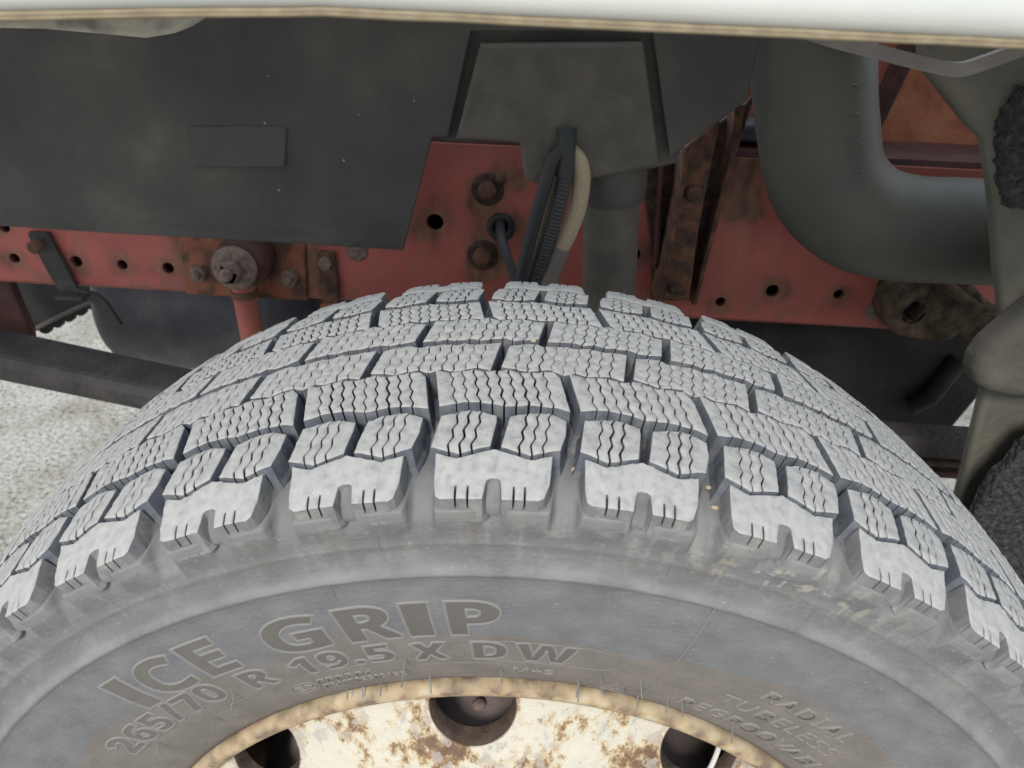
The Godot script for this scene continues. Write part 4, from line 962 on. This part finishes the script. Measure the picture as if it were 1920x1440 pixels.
func build_lettering(tyre: Node):
	M.letter = mat([0.19, 0.174, 0.16], 0.0, 0.75)
	M.outline = mat([0.2, 0.192, 0.185], 0.0, 0.75)  # paler than the sidewall, stands in for light caught on raised edges
	text_on_tyre(tyre, "ICE", -39.2, -25.2, 0.3175, 0.0295, 0, 700)
	text_on_tyre(tyre, "GRIP", -22.2, 0.6, 0.3165, 0.028, 0, 700)
	text_on_tyre(tyre, "265/70", -48.6, -30.6, 0.2965, 0.0175, 0, 700)
	text_on_tyre(tyre, "R", -28.4, -24.4, 0.2935, 0.0175, 0, 700)
	text_on_tyre(tyre, "19.5", -22.2, -10.6, 0.2935, 0.0165, 0, 700)
	text_on_tyre(tyre, "X", -8.9, -5.2, 0.2905, 0.0175, 0, 700)
	text_on_tyre(tyre, "D", -3.2, 1.3, 0.2905, 0.0175, 0, 700)
	text_on_tyre(tyre, "W", 1.7, 8.0, 0.2905, 0.0175, 0, 700)
	text_on_tyre(tyre, "M+S", 1.4, 6.4, 0.2735, 0.006, 1, 400)
	text_on_tyre(tyre, "RADIAL", 27.2, 39.6, 0.3065, 0.0105, 1, 400)
	text_on_tyre(tyre, "TUBELESS", 24.6, 41.6, 0.289, 0.0105, 1, 400)
	text_on_tyre(tyre, "REGROOVABLE", 21.6, 46.4, 0.2705, 0.0105, 1, 400)
	text_on_tyre(tyre, "000804", -21.6, -14.4, 0.2795, 0.0048, 1, 400)
	text_on_tyre(tyre, "0248783502152", -21.4, -11.0, 0.2725, 0.0045, 1, 400)
	text_on_tyre(tyre, "E2", -24.8, -22.3, 0.2755, 0.0055, 1, 400)
	var ov := []
	for i in 25: ov.append_array([-23.5 + 1.75 * cos(TAU * i / 24.0), 0.2782 + 0.0062 * sin(TAU * i / 24.0)])
	ring_line(tyre, "oval_line", ov, 0.0004)
	var lo := []
	for i in 41:
		var t := TAU * i / 40.0
		lo.append_array([4.4 + 8.0 * signf(cos(t)) * pow(absf(cos(t)), 0.45), 0.2985 + 0.0115 * signf(sin(t)) * pow(absf(sin(t)), 0.6)])
	ring_line(tyre, "oval_line", lo, 0.0003)
	# the snow mountain mark
	ring_line(tyre, "mountain_line", [12.6, 0.2635, 14.3, 0.276, 14.75, 0.2725, 15.05, 0.2735, 16.1, 0.2625, 12.6, 0.2635], 0.0004)
	for s in 3:
		var a := PI * s / 3.0
		ring_line(tyre, "mountain_line", [14.3 - 0.75 * cos(a), 0.2668 - 0.0034 * sin(a), 14.3 + 0.75 * cos(a), 0.2668 + 0.0034 * sin(a)], 0.0004)
	var seam := []
	for i in 22: seam.append_array([16.8 + i * 0.05, 0.3635 - i * 0.0049])
	ring_line(tyre, "mould_line", seam, 0.0005)
	var seam2 := []
	for i in 8: seam2.append_array([16.2 - i * 0.02, 0.383 + i * 0.0016])
	ring_line(tyre, "mould_line", seam2, 0.0003)
	for c in [[-34.0, 0.288, -29.0], [-21.8, 0.2915, -9.5], [-9.0, 0.284, 0.5]]:
		var q := []
		for i in 13: q.append_array([lerpf(c[0], c[2], i / 12.0), c[1]])
		ring_line(tyre, "mould_line", q, 0.0002)
	# little rubber vent hairs
	for v in [[-30.3, 0.297, 9], [-36.5, 0.283, 9], [-20.0, 0.262, 6], [-18.0, 0.261, 6], [-15.2, 0.263, 8], [-10.0, 0.292, 9], [-10.8, 0.280, 11], [-8.5, 0.268, 10], [0.2, 0.276, 8], [9.5, 0.272, 10], [10.0, 0.264, 10], [11.7, 0.280, 10], [16.0, 0.285, 9], [17.8, 0.263, 9], [20.5, 0.274, 9], [22.0, 0.277, 10], [25.0, 0.292, 9], [30.8, 0.268, 10], [-45.0, 0.291, 8]]:
		var a := on_side(v[0], v[1], -0.0005); var b := on_side(v[0] + rng.randf_range(-0.25, 0.25), v[1] + rng.randf_range(-0.001, 0.002), v[2] * 0.001)
		obj("vent_hair", tube(PackedVector3Array([a, a.lerp(b, 0.5), b]), 0.00042, 6), M.whisker, tyre)

# ---- rim and disc
func disc_z(r: float) -> float:
	var rs := [0.0, 0.10, 0.135, 0.165, 0.19, 0.205, 0.22, 0.235, 0.2445]
	var zs := [0.1345, 0.1345, 0.1335, 0.1300, 0.1232, 0.1168, 0.1090, 0.1010, 0.0962]
	for i in rs.size() - 1:
		if r <= rs[i + 1]: return remap(r, rs[i], rs[i + 1], zs[i], zs[i + 1])
	return 0.0962

func build_rim(w: Node, at: Vector3):
	var lip := P([0.2440, 0.0900, 0.2440, 0.0985, 0.2446, 0.1030, 0.2462, 0.1062, 0.2490, 0.1078, 0.2525, 0.1078, 0.2552, 0.1062, 0.2566, 0.1035, 0.2566, 0.1000, 0.2548, 0.0940])
	lip.reverse()
	var lm := lathe(lip, 220)
	var rim := obj("rim", lm, M.steel_rust, w, at, "rusty cream painted rim flange against the tyre bead")
	obj("barrel", lathe(P([0.2550, -0.07, 0.2300, -0.06, 0.2220, -0.02, 0.2250, 0.03, 0.2330, 0.055, 0.2405, 0.080, 0.2440, 0.0905]), 120), M.barrel, rim)
	# disc with ten round hand holes
	var outer := circle(Vector2.ZERO, 0.2444, 260)
	var holes := []; var spots := []
	for k in 10:
		var a := deg_to_rad(-4.0 + TURN + 36.0 * k)
		var h := PackedVector2Array(); var er := Vector2(sin(a), cos(a)); var et := Vector2(cos(a), -sin(a))
		for i in 44:
			var t := TAU * i / 44.0
			var q := er * (0.2325 + 0.0215 * sin(t)) + et * 0.0265 * cos(t)
			h.append(q if q.length() < 0.2432 else q.normalized() * 0.2432)
		holes.append(ccw(h)); spots.append(er * 0.2325)
	var hub := circle(Vector2.ZERO, 0.07, 60)
	var f := fill(outer, holes + [hub], 0.0075)
	var st := stool()
	var put := func(q: Vector2, dz: float):
		st.set_uv(Vector2((q.x + 0.26) / 0.52, 1.0 - q.y / 0.26))
		st.add_vertex(Vector3(q.x, q.y, disc_z(q.length()) + dz + lump.get_noise_2d(q.x * 900, q.y * 900) * 0.0003))
	for i in range(0, f[1].size(), 3):
		for k in [0, 2, 1]: put.call(f[0][f[1][i + k]], 0.0)
	obj("disc", done(st), disc_paint(spots), rim)
	for h in holes:
		var e := stool()
		var o := inset(h, -0.0004); var n := inset(h, 0.0016)
		var pz := func(q: Vector2, dz: float) -> Vector3: return Vector3(q.x, q.y, disc_z(q.length()) + dz)
		for i in h.size():
			var j: int = (i + 1) % h.size()
			quad(e, pz.call(o[i], 0.0002), pz.call(o[j], 0.0002), pz.call(h[j], -0.0006), pz.call(h[i], -0.0006))
			quad(e, pz.call(h[i], -0.0006), pz.call(h[j], -0.0006), pz.call(n[j], -0.0025), pz.call(n[i], -0.0025))
			quad(e, pz.call(n[i], -0.0025), pz.call(n[j], -0.0025), pz.call(n[j], -0.011), pz.call(n[i], -0.011))
		obj("hand_hole_edge", done(e), M.rust_dark, rim)
	obj("hub", lathe(P([0.0, 0.165, 0.05, 0.163, 0.062, 0.155, 0.066, 0.13, 0.069, 0.12]), 48), M.rust_dark, rim)
	for k in 8:
		var a := TAU * (k + 0.3) / 8.0
		obj("wheel_nut", nut_mesh(0.017, 0.026), M.bolt, rim, Vector3(sin(a) * 0.1125, cos(a) * 0.1125, 0.16))
	obj("brake_drum", lathe(P([0.256, -0.065, 0.2, -0.06, 0.2, 0.088, 0.197, 0.093, 0.19, 0.0945, 0.08, 0.0945]), 120), M.barrel, rim)
	var rv := on_drum(-4.1, 0.0765)
	obj("rivet", lathe(P([0.0, 0.0028, 0.0035, 0.0022, 0.005, 0.0, 0.005, -0.003]), 14), M.bolt, rim, rv).rotation.x = -PI / 2
	var vh := thing("valve_hose", "thin pale valve hose seen through the right hand hole of the rim", "valve hose", HUB)
	var q := PackedVector3Array()
	for i in 9:
		var t := i / 8.0; var a := deg_to_rad(34.3 + TURN + 1.6 * sin(t * 2.4)); var r := lerpf(0.243, 0.203, t)
		q.append(Vector3(sin(a) * r, cos(a) * r, lerpf(0.097, 0.112, t)))
	obj("hose", tube(smooth_path(q, 3), 0.0017, 8), M.cable_white, vh)

func on_drum(deg: float, z: float) -> Vector3:
	var a := deg_to_rad(deg + TURN)
	return Vector3(sin(a) * 0.2, cos(a) * 0.2, z)

func disc_paint(spots: Array) -> StandardMaterial3D:
	var w := 2048; var h := 1024
	var n := FastNoiseLite.new(); n.seed = 91; n.frequency = 0.006; n.fractal_octaves = 5
	var f := FastNoiseLite.new(); f.seed = 92; f.frequency = 0.03; f.fractal_octaves = 4
	var d := PackedByteArray(); d.resize(w * h * 3)
	for j in h:
		var y := 0.26 * (1.0 - (j + 0.5) / h)
		if y < 0.1:                                                 # out of sight below: plain paint
			for i in w * 3: d[j * w * 3 + i] = 205
			continue
		for i in w:
			var p := Vector2(-0.26 + 0.52 * (i + 0.5) / w, y); var r := p.length(); var k := (j * w + i) * 3
			if r > 0.25 or r < 0.15: d[k] = 205; d[k + 1] = 195; d[k + 2] = 170; continue
			var a := n.get_noise_2d(i, j); var b := f.get_noise_2d(i, j); var c := n.get_noise_2d(i * 2.2 + 700, j * 2.2)
			var near := 9.0
			for s in spots: near = minf(near, absf(p.distance_to(s) - 0.028) / 0.012)
			var edge := exp(-near) * 0.42 + 0.30 * exp(-(0.2444 - r) / 0.009)
			var v := a * 0.9 + b * 0.5 + f.get_noise_2d(i * 4.0, j * 4.0) * 0.22 + edge - 0.02
			var col := (Vector3(0.50, 0.465, 0.385).lerp(Vector3(0.44, 0.425, 0.37), smoothstep(0.0, 0.5, c)) * (1.0 + 0.03 * sin(r * 3300.0) * smoothstep(0.2, 0.235, r)))
			col = col.lerp(Vector3(0.44, 0.37, 0.25), smoothstep(0.06, 0.34, v))
			col = col.lerp(Vector3(0.29, 0.19, 0.10), smoothstep(0.26, 0.5, v))
			col = col.lerp(Vector3(0.16, 0.10, 0.06), smoothstep(0.42, 0.68, v))
			col = col.lerp(Vector3(0.13, 0.08, 0.055), smoothstep(0.62, 0.85, v))
			var chip := smoothstep(0.40, 0.46, c + b * 0.35 + edge * 0.75)
			col = col.lerp(Vector3(0.36, 0.32, 0.28) * (1.0 + b * 0.5), chip * 0.6)
			if b > 0.5 and c > 0.1: col = col.lerp(Vector3(0.2, 0.12, 0.07), 0.7)
			var q := Color(clampf(col.x, 0, 1), clampf(col.y, 0, 1), clampf(col.z, 0, 1)).linear_to_srgb()
			d[k] = int(q.r * 255); d[k + 1] = int(q.g * 255); d[k + 2] = int(q.b * 255)
	var m := StandardMaterial3D.new()
	m.albedo_texture = ImageTexture.create_from_image(Image.create_from_data(w, h, false, Image.FORMAT_RGB8, d))
	m.roughness = 0.6; m.metallic_specular = 0.4
	m.normal_enabled = true; m.normal_texture = normal_tex(93, 0.02, 8.0, 1024, 5); m.normal_scale = 0.5
	return m
